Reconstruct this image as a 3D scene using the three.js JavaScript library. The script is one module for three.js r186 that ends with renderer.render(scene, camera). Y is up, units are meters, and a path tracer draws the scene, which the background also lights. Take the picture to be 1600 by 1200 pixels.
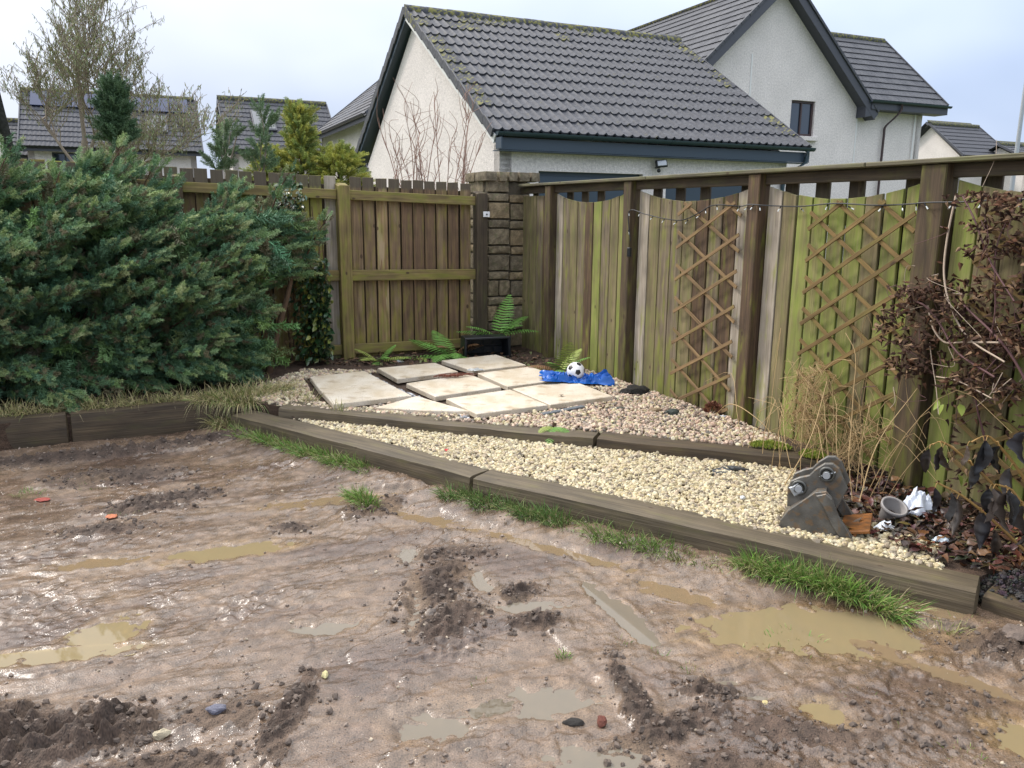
import * as THREE from 'three';
import { mergeGeometries, toCreasedNormals } from 'three/addons/utils/BufferGeometryUtils.js';

// ---------- camera, sky, sun, exposure ----------
const scene = new THREE.Scene();
const renderer = new THREE.WebGLRenderer({ antialias: true });
renderer.toneMapping = THREE.LinearToneMapping;
renderer.toneMappingExposure = 1.75;
renderer.shadowMap.enabled = true;
const camera = new THREE.PerspectiveCamera(50.93, 4 / 3, 0.05, 900);
camera.rotation.order = 'YXZ';
camera.position.set(0, 1.62, 0);
camera.rotation.set(-12.0 * Math.PI / 180, 0, 0.0083);
scene.add(camera);

// ---------- random numbers and noise ----------
function rng(seed) { let s = seed >>> 0; return () => { s = (s + 0x6D2B79F5) >>> 0; let t = s; t = Math.imul(t ^ (t >>> 15), t | 1); t ^= t + Math.imul(t ^ (t >>> 7), t | 61); return ((t ^ (t >>> 14)) >>> 0) / 4294967296; }; }
const PERM = new Uint8Array(512); { const r = rng(77); const p = [...Array(256).keys()]; for (let i = 255; i > 0; i--) { const j = Math.floor(r() * (i + 1)); [p[i], p[j]] = [p[j], p[i]]; } for (let i = 0; i < 512; i++) PERM[i] = p[i & 255]; }
const GX = new Float32Array(256), GY = new Float32Array(256); for (let i = 0; i < 256; i++) { GX[i] = Math.cos(i * 2.399963); GY[i] = Math.sin(i * 2.399963); }
// gradient noise, about -1..1; px, py are optional whole-number periods for tiling
function noise(x, y, px = 0, py = 0) {
  let xi = Math.floor(x), yi = Math.floor(y); const xf = x - xi, yf = y - yi;
  const u = xf * xf * xf * (xf * (xf * 6 - 15) + 10), v = yf * yf * yf * (yf * (yf * 6 - 15) + 10);
  let x1 = xi + 1, y1 = yi + 1;
  if (px) { xi = ((xi % px) + px) % px; x1 = ((x1 % px) + px) % px; }
  if (py) { yi = ((yi % py) + py) % py; y1 = ((y1 % py) + py) % py; }
  xi &= 255; x1 &= 255; yi &= 255; y1 &= 255;
  const a = PERM[PERM[xi] + yi], b = PERM[PERM[x1] + yi], c = PERM[PERM[xi] + y1], d = PERM[PERM[x1] + y1];
  const n0 = GX[a] * xf + GY[a] * yf, n1 = GX[b] * (xf - 1) + GY[b] * yf, n2 = GX[c] * xf + GY[c] * (yf - 1), n3 = GX[d] * (xf - 1) + GY[d] * (yf - 1);
  return 1.5 * (n0 + u * (n1 - n0) + v * ((n2 + u * (n3 - n2)) - (n0 + u * (n1 - n0))));
}
function fbm(x, y, o = 4, px = 0, py = 0) { let s = 0, a = .5, f = 1; for (let i = 0; i < o; i++) { s += a * noise(x * f + i * 17.3 * (px ? 0 : 1), y * f + i * 9.1 * (py ? 0 : 1), px * f, py * f); f *= 2; a *= .5; } return s; }
const clamp = (x, a = 0, b = 1) => Math.min(b, Math.max(a, x));
const sstep = (a, b, x) => { const t = clamp((x - a) / (b - a)); return t * t * (3 - 2 * t); };
const lerp = (a, b, t) => a + (b - a) * t;
const mix3 = (a, b, t) => [lerp(a[0], b[0], t), lerp(a[1], b[1], t), lerp(a[2], b[2], t)];

// ---------- sky: even overcast, brighter towards the zenith and round the veiled sun ----------
const SUN = new THREE.Vector3(-0.62, 0.72, -0.30).normalize();
{
  const W = 1024, Hh = 512, d = new Float32Array(W * Hh * 4);
  for (let j = 0; j < Hh; j++) for (let i = 0; i < W; i++) {
    const el = (j + .5) / Hh * Math.PI - Math.PI / 2, az = ((i + .5) / W) * 2 * Math.PI;   // three.js equirect lookup
    const dir = [-Math.cos(el) * Math.cos(az) * -1, Math.sin(el), Math.cos(el) * Math.sin(az)];
    // u = atan2(z, x)/2pi + .5
    const A = ((i + .5) / W - .5) * 2 * Math.PI; dir[0] = Math.cos(el) * Math.cos(A); dir[2] = Math.cos(el) * Math.sin(A);
    const up = Math.max(0, dir[1]);
    const s = Math.max(0, dir[0] * SUN.x + dir[1] * SUN.y + dir[2] * SUN.z);
    const px = dir[0] / (up + .35) * 1.3, pz = dir[2] / (up + .35) * 1.3;
    const c = fbm(px + 3, pz + 7, 5) * .5 + fbm(px * .45 + 11, pz * .45 + 2, 3) * .9;
    const cl = sstep(-.45, .45, c);
    let L = (0.43 + 1.0 * up) * (.84 + .28 * cl) + 0.30 * Math.pow(s, 3) + .5 * Math.pow(s, 18);
    const tint = mix3([.64, .79, 1.08], [.98, .99, 1.02], clamp(cl * .36 + 1.4 * Math.pow(s, 2.2) + up * .9 - .16));
    if (dir[1] < 0) L *= .5;
    const o = (j * W + i) * 4; d[o] = L * tint[0]; d[o + 1] = L * tint[1]; d[o + 2] = L * tint[2]; d[o + 3] = 1;
  }
  const t = new THREE.DataTexture(d, W, Hh, THREE.RGBAFormat, THREE.FloatType);
  t.mapping = THREE.EquirectangularReflectionMapping; t.magFilter = THREE.LinearFilter; t.minFilter = THREE.LinearFilter; t.needsUpdate = true;
  scene.background = t; scene.environment = t;
}
const sun = new THREE.DirectionalLight(0xfff6ec, 1.5);
sun.position.copy(SUN).multiplyScalar(40).add(new THREE.Vector3(0, 0, -8)); sun.target.position.set(0, 0, -8);
sun.castShadow = true; sun.shadow.radius = 20; sun.shadow.mapSize.set(4096, 4096);
Object.assign(sun.shadow.camera, { left: -40, right: 40, top: 40, bottom: -40, near: 1, far: 140 });
scene.add(sun, sun.target);

// ---------- naming and helpers ----------
const taken = {};
function numbered(n) { if (!(n in taken)) { taken[n] = 0; return n; } taken[n]++; return n + '_' + String(taken[n]).padStart(3, '0'); }
function tag(o, label, category, group) { o.userData.label = label; o.userData.category = category; if (group) o.userData.group = group; return o; }
function shade(o) { o.castShadow = true; o.receiveShadow = true; return o; }
function thing(name, label, category, pos = [0, 0, 0], ry = 0, group) { const g = new THREE.Group(); g.name = numbered(name); g.position.set(...pos); g.rotation.y = ry; tag(g, label, category, group); scene.add(g); return g; }
function part(name, geo, mat, parent, pos, rot) { const m = shade(new THREE.Mesh(geo, mat)); m.name = name; if (pos) m.position.set(...pos); if (rot) m.rotation.set(...rot); parent.add(m); return m; }
function single(name, geo, mat, label, category, group) { const m = shade(new THREE.Mesh(geo, mat)); m.name = numbered(name); tag(m, label, category, group); scene.add(m); return m; }
function struct(name, geo, mat) { const m = shade(new THREE.Mesh(geo, mat)); m.name = numbered(name); m.userData.kind = 'structure'; scene.add(m); return m; }
function stuffMesh(o) { o.userData.kind = 'stuff'; return o; }
function inst(name, geo, mat, list, parent) {           // list of {p, q, s, c}
  const m = new THREE.InstancedMesh(geo, mat, list.length); const M = new THREE.Matrix4(), P = new THREE.Vector3(), Q = new THREE.Quaternion(), S = new THREE.Vector3(), C = new THREE.Color();
  list.forEach((e, i) => { P.set(...e.p); if (e.q) Q.copy(e.q); else Q.identity(); if (Array.isArray(e.s)) S.set(...e.s); else S.setScalar(e.s ?? 1); M.compose(P, Q, S); m.setMatrixAt(i, M); if (e.c) m.setColorAt(i, C.setRGB(...e.c)); });
  m.name = name; shade(m); m.userData.kind = 'stuff'; (parent || scene).add(m); return m;
}
const eul = (x, y, z, o = 'XYZ') => new THREE.Quaternion().setFromEuler(new THREE.Euler(x, y, z, o));
const V = (x, y, z) => new THREE.Vector3(x, y, z);
const sr = (r, g, b) => new THREE.Color().setRGB(r / 255, g / 255, b / 255, THREE.SRGBColorSpace);
const lin = (...c) => { const k = sr(...c); return [k.r, k.g, k.b]; };

function tex(w, h, fn, colour = true, aniso = 8) {
  const d = new Uint8Array(w * h * 4);
  for (let j = 0; j < h; j++) for (let i = 0; i < w; i++) { const c = fn(i / w, j / h); const o = (j * w + i) * 4; if (c.length) { d[o] = clamp(c[0], 0, 255); d[o + 1] = clamp(c[1], 0, 255); d[o + 2] = clamp(c[2], 0, 255); } d[o + 3] = 255; }
  const t = new THREE.DataTexture(d, w, h, THREE.RGBAFormat); t.wrapS = t.wrapT = THREE.RepeatWrapping; t.magFilter = THREE.LinearFilter; t.minFilter = THREE.LinearMipmapLinearFilter; t.generateMipmaps = true; t.anisotropy = aniso;
  if (colour) t.colorSpace = THREE.SRGBColorSpace; t.needsUpdate = true; return t;
}
const g3 = v => [v, v, v];
// uv in metres (times su, sv) from the dominant axis of each face; `along` is the axis that runs along v
function boxUV(geo, along = 'y', su = 1, sv = 1, ou = 0, ov = 0) {
  const g = geo.index ? geo.toNonIndexed() : geo; const p = g.attributes.position, uv = new Float32Array(p.count * 2);
  const A = V(0, 0, 0), B = V(0, 0, 0), C = V(0, 0, 0), N = V(0, 0, 0); const ax = { x: 0, y: 1, z: 2 }[along];
  for (let i = 0; i < p.count; i += 3) {
    A.fromBufferAttribute(p, i); B.fromBufferAttribute(p, i + 1); C.fromBufferAttribute(p, i + 2); N.copy(B).sub(A).cross(C.clone().sub(A));
    const n = [Math.abs(N.x), Math.abs(N.y), Math.abs(N.z)]; let k = n.indexOf(Math.max(...n));
    let ua, va;
    if (k === ax) { ua = (k + 1) % 3; va = (k + 2) % 3; } else { va = ax; ua = 3 - k - ax; }
    for (let q = 0; q < 3; q++) { const e = [p.getX(i + q), p.getY(i + q), p.getZ(i + q)]; uv[(i + q) * 2] = e[ua] * su + ou + k * .137; uv[(i + q) * 2 + 1] = e[va] * sv + ov; }
  }
  g.setAttribute('uv', new THREE.BufferAttribute(uv, 2)); return g;
}
// outline in the xy plane, thickness along z from 0 to -depth, with chamfered edges
function slab(pts, depth, bev = .004) {
  const sh = new THREE.Shape(pts.map(p => new THREE.Vector2(p[0], p[1])));
  const g = new THREE.ExtrudeGeometry(sh, { depth: depth - 2 * bev, bevelEnabled: bev > 0, bevelThickness: bev, bevelSize: bev, bevelOffset: -bev, bevelSegments: 1, curveSegments: 1 });
  g.translate(0, 0, -depth + bev); g.computeVertexNormals(); return g;
}
function cbox(w, h, d, bev = .004, cx = 0, cy = 0, cz = 0) { const g = slab([[-w / 2, -h / 2], [w / 2, -h / 2], [w / 2, h / 2], [-w / 2, h / 2]], d, Math.min(bev, w / 3, h / 3, d / 3)); g.translate(cx, cy, cz + d / 2); return g; }
function cyl(r1, r2, h, n = 10) { return new THREE.CylinderGeometry(r1, r2, h, n); }
function tube(pts, r0, r1, rad = 5, seg = 0) {      // tapered tube through points
  const c = new THREE.CatmullRomCurve3(pts.map(p => Array.isArray(p) ? V(...p) : p)); const n = seg || (pts.length - 1) * 3;
  const pos = [], nor = [], uv = [], idx = []; const fr = c.computeFrenetFrames(n, false); const P = V(0, 0, 0);
  for (let i = 0; i <= n; i++) { c.getPoint(i / n, P); const r = lerp(r0, r1, i / n); for (let k = 0; k <= rad; k++) { const a = k / rad * Math.PI * 2, cs = Math.cos(a), sn = Math.sin(a); const nx = fr.normals[i].x * cs + fr.binormals[i].x * sn, ny = fr.normals[i].y * cs + fr.binormals[i].y * sn, nz = fr.normals[i].z * cs + fr.binormals[i].z * sn; pos.push(P.x + nx * r, P.y + ny * r, P.z + nz * r); nor.push(nx, ny, nz); uv.push(k / rad * .2, i / n); } }
  for (let i = 0; i < n; i++) for (let k = 0; k < rad; k++) { const a = i * (rad + 1) + k, b = a + rad + 1; idx.push(a, a + 1, b, b, a + 1, b + 1); }
  const g = new THREE.BufferGeometry(); g.setAttribute('position', new THREE.Float32BufferAttribute(pos, 3)); g.setAttribute('normal', new THREE.Float32BufferAttribute(nor, 3)); g.setAttribute('uv', new THREE.Float32BufferAttribute(uv, 2)); g.setIndex(idx); return g;
}
function merge(list) { return mergeGeometries(list.map(g => { const q = g.index ? g.toNonIndexed() : g; for (const k of Object.keys(q.attributes)) if (!['position', 'normal', 'uv', 'color'].includes(k)) q.deleteAttribute(k); if (!q.attributes.uv) q.setAttribute('uv', new THREE.Float32BufferAttribute(new Float32Array(q.attributes.position.count * 2), 2)); return q; })); }
function rawGeo(pos, idx, col) { const g = new THREE.BufferGeometry(); g.setAttribute('position', new THREE.Float32BufferAttribute(pos, 3)); if (col) g.setAttribute('color', new THREE.Float32BufferAttribute(col, 3)); g.setAttribute('uv', new THREE.Float32BufferAttribute(new Float32Array(pos.length / 3 * 2), 2)); if (idx) g.setIndex(idx); g.computeVertexNormals(); return g; }
const std = (o) => new THREE.MeshStandardMaterial(Object.assign({ roughness: .85 }, o));
const T0 = Date.now(); const stage = s => console.log(s, ((Date.now() - T0) / 1000).toFixed(1) + 's');
const TH = 25.5 * Math.PI / 180;                                    // the garden's lines: left fence runs along a, right fence along b
const aV = [Math.cos(TH), -Math.sin(TH)], bV = [-Math.sin(TH), -Math.cos(TH)];
const PR = [1.626, -5.509], PL = [-1.608, -7.94];
const onL = (s, d = 0) => [PL[0] + aV[0] * s - bV[0] * d, PL[1] + aV[1] * s - bV[1] * d];   // s along left fence, d towards the viewer
const onR = (x, d = 0) => [PR[0] - bV[0] * x - aV[0] * d, PR[1] - bV[1] * x - aV[1] * d];   // x along right fence towards viewer, d off its face
// ---------- materials ----------
function woodTex(seed, base, dark, o = {}) {
  const { algae = 0, ac = [122, 132, 44], low = .3, streak = 0, sc = [190, 172, 140], knots = 4, topDark = 0, W = 256, Hh = 640 } = o;   // 0.5 m x 2 m
  const r = rng(seed); const kn = []; for (let i = 0; i < knots; i++) kn.push([r(), r(), .006 + r() * .014]);
  return tex(W, Hh, (u, v) => {
    let bend = 0, kd = 0;
    for (const k of kn) { let du = u - k[0]; du -= Math.round(du); let dv = v - k[1]; dv -= Math.round(dv); const x = du * .5, y = dv * 2, rr = Math.hypot(x, y * .6); bend += (x > 0 ? 1 : -1) * .018 * Math.exp(-(x * x) / .0012 - y * y / .012) * 1; if (rr < k[2]) kd = Math.max(kd, sstep(k[2], k[2] * .45, rr)); }
    const uu = u + bend * 1.2;
    const gr = noise(uu * 64 + seed, v * 6, 64, 6) * .55 + noise(uu * 150, v * 9 + seed, 150, 9) * .35 + noise(uu * 24, v * 3 + seed * 2, 24, 3) * .7;
    const fl = noise(uu * 14 + 4 * noise(u * 4, v * 2, 4, 2), v * 2 + seed, 0, 2);
    let c = mix3(base, dark, clamp(.42 + gr * .42 + fl * .12));
    const tone = fbm(u * 4 + seed, v * 8, 3, 4, 8); c = c.map(x => x * (1 + tone * .28));
    if (streak) { const m = sstep(.18, .42, noise(u * 9 + seed * 3, v * 4, 9, 4) + .3 * noise(u * 40, v * 12, 40, 12)) * streak; c = mix3(c, sc, m * (.75 + .25 * gr)); }
    if (algae) { const h = v * 2; const m = clamp(sstep(-.35, .45, fbm(u * 9 + seed, v * 9 + 5, 4, 9, 9) + algae - .55 + low * Math.max(0, 1 - h / .75)) * (.72 + .4 * gr)); c = mix3(c, ac.map(x => x * (1 + .18 * tone)), m * .9); }
    if (topDark) { const m = sstep(.905, .93, v + .006 * noise(u * 30, v * 30, 30)) * topDark; c = mix3(c, [82 + 12 * gr, 74 + 12 * gr, 62 + 10 * gr], m * .85); }
    c = mix3(c, [58, 42, 29], kd * .7);
    return c;
  });
}
const woodBump = tex(512, 512, (u, v) => g3(128 + 70 * (noise(u * 60, v * 4, 60, 4) * .6 + noise(u * 140, v * 8, 140, 8) * .5 + .4 * noise(u * 20, v * 40, 20, 40))), false);
woodBump.repeat.set(1, 1);
function woodMat(t, rough = .8) { return std({ map: t, bumpMap: woodBump, bumpScale: .003, roughness: rough }); }
const WD = {
  pale: woodMat(woodTex(3, [178, 168, 152], [112, 102, 90], { algae: .16, low: .5 })),
  grey: woodMat(woodTex(9, [138, 124, 102], [72, 62, 48], { algae: .36, low: .5 })),
  brown: woodMat(woodTex(14, [106, 84, 62], [54, 41, 30], { algae: .25, low: .6 })),
  olive: woodMat(woodTex(21, [140, 128, 94], [82, 72, 50], { algae: .42, ac: [114, 118, 62] })),
  green: woodMat(woodTex(27, [146, 140, 92], [92, 86, 50], { algae: .72, ac: [126, 140, 60], streak: .3, sc: [166, 160, 118] })),
  lbrown: woodMat(woodTex(33, [144, 120, 90], [76, 60, 43], { algae: .38, low: .5, ac: [128, 122, 48], streak: .25, sc: [186, 170, 138], topDark: 1 })),
  lred: woodMat(woodTex(39, [130, 104, 77], [66, 50, 37], { algae: .28, low: .45, ac: [124, 120, 50], topDark: 1 })),
  lpale: woodMat(woodTex(45, [166, 140, 104], [98, 74, 50], { algae: .38, low: .4, ac: [134, 134, 58], streak: .7, topDark: 1 })),
  lgreen: woodMat(woodTex(51, [140, 128, 74], [86, 80, 40], { algae: .75, ac: [140, 144, 56], topDark: 1 })),
  rail: woodMat(woodTex(57, [142, 124, 80], [86, 72, 42], { algae: .52, low: 0, ac: [124, 126, 50] })),
  post: woodMat(woodTex(63, [92, 76, 56], [50, 39, 28], { algae: .38, low: .5, ac: [104, 106, 44] })),
  dark: woodMat(woodTex(69, [84, 72, 55], [46, 38, 29], { algae: .25, low: .2, ac: [86, 88, 48] })),
  cap: woodMat(woodTex(75, [116, 110, 88], [70, 64, 50], { algae: .42, low: 0, ac: [98, 102, 62] })),
  sleeper: woodMat(woodTex(81, [106, 94, 74], [56, 48, 36], { algae: .22, low: 0, ac: [92, 88, 52], knots: 5 }), .62),
  sleeperOld: woodMat(woodTex(87, [90, 76, 56], [46, 37, 27], { algae: .2, low: 0, ac: [84, 80, 44] }), .7),
  lattice: woodMat(woodTex(93, [146, 120, 84], [94, 74, 50], { algae: .12, low: 0, knots: 2 })),
  latticeGreen: woodMat(woodTex(97, [132, 108, 64], [84, 66, 38], { algae: .3, low: 0, knots: 2, ac: [116, 114, 56] })),
};
stage('wood');
const stoneTex = tex(512, 512, (u, v) => { const n = fbm(u * 8, v * 8, 5, 8, 8), m = fbm(u * 30 + 3, v * 30, 3, 30, 30), l = sstep(.12, .4, fbm(u * 6 + 9, v * 6, 4, 6, 6)); let c = mix3([152, 139, 114], [100, 90, 73], clamp(.5 + n * .9 + m * .4)); c = mix3(c, [104, 104, 74], l * .55); return c; });
const stoneBump = tex(512, 512, (u, v) => g3(128 + 110 * (fbm(u * 14, v * 14, 5, 14, 14) + .3 * noise(u * 90, v * 90, 90, 90))), false);
const MT = {};
MT.stone = [0, 1, 2, 3].map(i => std({ map: stoneTex, bumpMap: stoneBump, bumpScale: .012, roughness: .9, color: new THREE.Color().setRGB(...[[1, 1, 1], [.86, .84, .82], [1.12, 1.05, .95], [.74, .74, .76]][i]) }));
MT.mortar = std({ color: sr(92, 84, 70), bumpMap: stoneBump, bumpScale: .01 });
const slabTex = tex(512, 512, (u, v) => { const n = fbm(u * 3, v * 3 + .4 * fbm(u * 2, v * 2, 2, 2, 2), 5, 3, 3), m = noise(u * 120, v * 120, 120, 120), b = noise(u * 2 + .6 * fbm(u * 3, v * 3, 3, 3, 3), v * 9 + 2 * fbm(u * 2 + 5, v * 2, 3, 2, 2), 2, 9), sp = sstep(.52, .75, noise(u * 70 + 4, v * 70, 70, 70)), dt = sstep(.12, .5, fbm(u * 5 + 2, v * 5 + 8, 5, 5, 5)); let c = mix3([226, 216, 197], [202, 186, 158], clamp(.4 + n * .9 + b * .35)); c = c.map(x => x * (1 + m * .05)); c = mix3(c, [160, 138, 106], dt * .5); c = mix3(c, [96, 80, 60], sp * .65); return c; });
MT.slab = std({ map: slabTex, color: new THREE.Color().setRGB(.86, .86, .88), roughness: .5, bumpMap: stoneBump, bumpScale: .002 });
const harl = tex(768, 768, (u, v) => { const n = noise(u * 180, v * 180, 180, 180), m = noise(u * 80 + 3, v * 80, 80, 80), l = fbm(u * 5, v * 5, 4, 5, 5); const k = 1 + .075 * n + .06 * m + .06 * l; return [213 * k, 206 * k, 202 * k]; });   // 4 m
harl.repeat.set(.25, .25);
const harlBump = tex(512, 512, (u, v) => g3(128 + 100 * (noise(u * 120, v * 120, 120, 120) + .5 * noise(u * 60, v * 60, 60, 60))), false); harlBump.repeat.set(.5, .5);
MT.harl = std({ map: harl, bumpMap: harlBump, bumpScale: .007, roughness: .95 });
MT.trim = std({ color: sr(52, 66, 80), roughness: .45 });
MT.trimGrey = std({ color: sr(66, 68, 76), roughness: .5 });
MT.gutter = std({ color: sr(40, 58, 66), roughness: .35 });
MT.whiteTrim = std({ color: sr(214, 214, 212), roughness: .6 });
const tileTex = (lichen, seed) => tex(512, 512, (u, v) => { const n = fbm(u * 10 + seed, v * 10, 5, 10, 10), m = noise(u * 90, v * 90 + seed, 90, 90), l = sstep(.30 - lichen, .62 - lichen, fbm(u * 7 + seed * 3, v * 7, 4, 7, 7)); let c = mix3([80, 82, 88], [46, 48, 55], clamp(.5 + n + m * .3)); c = mix3(c, [136, 132, 62], l * (.35 + lichen)); return c; });
MT.tile = [[0, 1], [.06, 5], [-.1, 9]].map(([l, s]) => std({ map: tileTex(l, s), roughness: .62, bumpMap: stoneBump, bumpScale: .002 }));
MT.tileMoss = std({ map: tileTex(.34, 13), roughness: .8 });
MT.ridge = std({ map: tileTex(.42, 17), roughness: .8, bumpMap: stoneBump, bumpScale: .006 });
MT.tileFar = std({ map: tileTex(-.2, 19), roughness: .7 });
MT.blackPlastic = std({ color: sr(26, 29, 34), roughness: .4 });
MT.glass = new THREE.MeshPhysicalMaterial({ color: sr(40, 52, 64), roughness: .06, metalness: 0, clearcoat: 1, clearcoatRoughness: .03 });
MT.steel = std({ color: sr(96, 96, 92), roughness: .4, metalness: .6 });
MT.metalPale = std({ color: sr(168, 172, 176), roughness: .45, metalness: .3 });
MT.white = std({ color: sr(226, 228, 230), roughness: .5 });
stage('materials');
// ---------- mud, terrain, water ----------
// heaps: [x, z, rx, rz, angle, height, roughness]  pools: [x, z, rx, rz, angle, depth]
const HEAPS = [
  [-1.50, -2.20, .26, .16, .15, .062, 1.2], [-1.25, -2.26, .12, .10, .5, .068, 1.3], [-1.75, -2.28, .22, .14, 0, .05, 1.2], [-1.1, -2.05, .3, .08, .2, .02, 1],
  [-.33, -3.28, .12, .30, -.25, .024, 1.3], [-.24, -3.00, .12, .20, -.5, .014, 1.1], [.03, -3.24, .10, .07, .3, .028, 1.2], [.10, -2.98, .12, .07, .2, .032, 1.3], [-.30, -3.62, .22, .07, .2, .014, .9],
  [-2.45, -4.75, .38, .16, .25, .035, 1.3], [-1.95, -4.35, .28, .10, .5, .03, 1.3], [-2.05, -4.18, .25, .06, .2, .035, 1.2], [-1.15, -3.95, .10, .08, 0, .02, 1.2], [-2.1, -3.9, .2, .09, .3, .02, 1],
  [-.75, -4.22, .12, .15, -.6, .045, 1.3], [-3.1, -5.05, 1.1, .12, .45, .04, 1.2], [-2.2, -5.50, .5, .10, .45, .03, 1.2],
 [-.72, -2.36, .06, .25, .05, .02, 1.4], [-.95, -2.35, .3, .15, .2, .012, .5],
  [.66, -2.50, .09, .06, 0, .035, 1.3], [.45, -2.25, .3, .06, .6, .014, 1.3], [.42, -2.42, .05, .3, .15, .02, 1.4], [.9, -2.28, .35, .1, -.1, .012, .55], [1.35, -2.3, .4, .15, .3, .010, .4],
  [.62, -2.05, .35, .12, .1, .016, .8], [1.9, -2.75, .3, .1, -.6, .03, 1.2], [2.1, -2.55, .3, .14, -.5, .03, 1.2],
];
const POOLS = [
  [1.22, -2.94, .42, .19, .02, .034, 'wide ochre puddle lying below the long grass tuft', 'o'], [.72, -3.26, .20, .07, -.55, .016, 'narrow brown puddle beside the thin grass under the front sleeper', 'b'],
  [.47, -3.06, .055, .36, .42, .022, 'long pale puddle in a rut left of the ochre puddle', 's'], [.10, -3.14, .16, .055, .05, .020, 'pale puddle between two dark mud clods in the middle', 's'],
  [-.12, -3.34, .045, .12, .45, .018, 'slim pale puddle left of the dark clods', 's'], [-.49, -3.62, .055, .10, .4, .022, 'small bright puddle at the top of the middle rut', 's'], [-.40, -3.12, .03, .22, .12, .016, 'shallow wet rut beside the dark mud ridge', 's'],
  [-1.58, -2.86, .11, .15, -.3, .024, 'ochre puddle in the mud on the left', 'o'], [-1.72, -2.70, .34, .05, .22, .014, 'streaky puddle along the left edge of the mud', 'o'],
  [-1.36, -3.66, .30, .075, .32, .020, 'long tan puddle in the left half of the mud', 'o'], [-1.93, -3.52, .22, .05, .32, .012, 'thin tan puddle at far left of the mud', 'b'], [-.73, -2.93, .15, .05, .35, .014, 'grey puddle left of the middle rut', 's'],
  [-.24, -2.32, .13, .085, .2, .022, 'small milky puddle near the bottom of the mud', 's'], [.10, -2.45, .19, .10, .1, .014, 'broad shallow grey puddle near the bottom', 's'], [-.08, -2.42, .1, .05, .2, .012, 'wet link between the two bottom puddles', 's'],
  [1.05, -2.41, .06, .08, .7, .020, 'little ochre puddle among clods at lower right', 'o'], [.76, -2.585, .045, .025, .1, .016, 'tiny pale puddle above the cream pebble', 's'], [.85, -2.48, .06, .022, .1, .014, 'tiny pale puddle beside the cream pebble', 's'],
  [1.62, -2.27, .09, .10, .2, .02, 'ochre puddle at the right edge', 'o'], [-.38, -4.06, .42, .055, -.55, .016, 'long brown puddle along the front sleeper', 'b'], [.20, -3.70, .42, .045, -.56, .014, 'brown puddle strip in front of the sleeper grass', 'b'],
  [1.75, -3.05, .12, .06, -.5, .014, 'brown puddle at the right end of the long grass', 'b'], [-1.1, -4.35, .45, .07, .3, .010, 'thin film of brown water below the bright grass', 'b'], [1.6, -2.62, .3, .05, -.75, .012, 'thin brown puddle running to the lower right', 'b'],
  [.27, -2.12, .16, .09, .1, .014, 'grey puddle at the bottom edge', 's'],
];
function ell(x, z, e) { const dx = x - e[0], dz = z - e[1], c = Math.cos(e[4]), s = Math.sin(e[4]); return Math.hypot((dx * c - dz * s) / e[2], (dx * s + dz * c) / e[3]); }
const STEPS = [[-.72, -2.05, -.68, -2.62, .012], [-1.12, -2.72, -1.06, -3.08, .012], [.50, -2.0, .30, -2.62, .014], [-.53, -2.9, -.44, -3.35, .014], [.30, -2.62, .02, -3.15, .012], [-.72, -2.62, -.35, -2.72, .010], [-1.95, -4.15, -1.45, -4.30, .014], [.75, -2.95, 1.05, -2.55, .010], [-1.42, -2.42, -1.12, -2.72, .010]];   // edges left by the digger's blade
const FL = [[-2.059, -5.787], [-.229, -4.378], [1.877, -2.99], [2.6, -2.2]];
function bank(x, z) { let d = 9; for (let i = 0; i < 3; i++) { const [x0, z0] = FL[i], [x1, z1] = FL[i + 1]; const dx = x1 - x0, dz = z1 - z0, t = clamp(((x - x0) * dx + (z - z0) * dz) / (dx * dx + dz * dz)); d = Math.min(d, Math.hypot(x - x0 - dx * t, z - z0 - dz * t)); } return .04 * sstep(.42, .03, d); }   // mud pushed up against the sleepers
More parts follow.
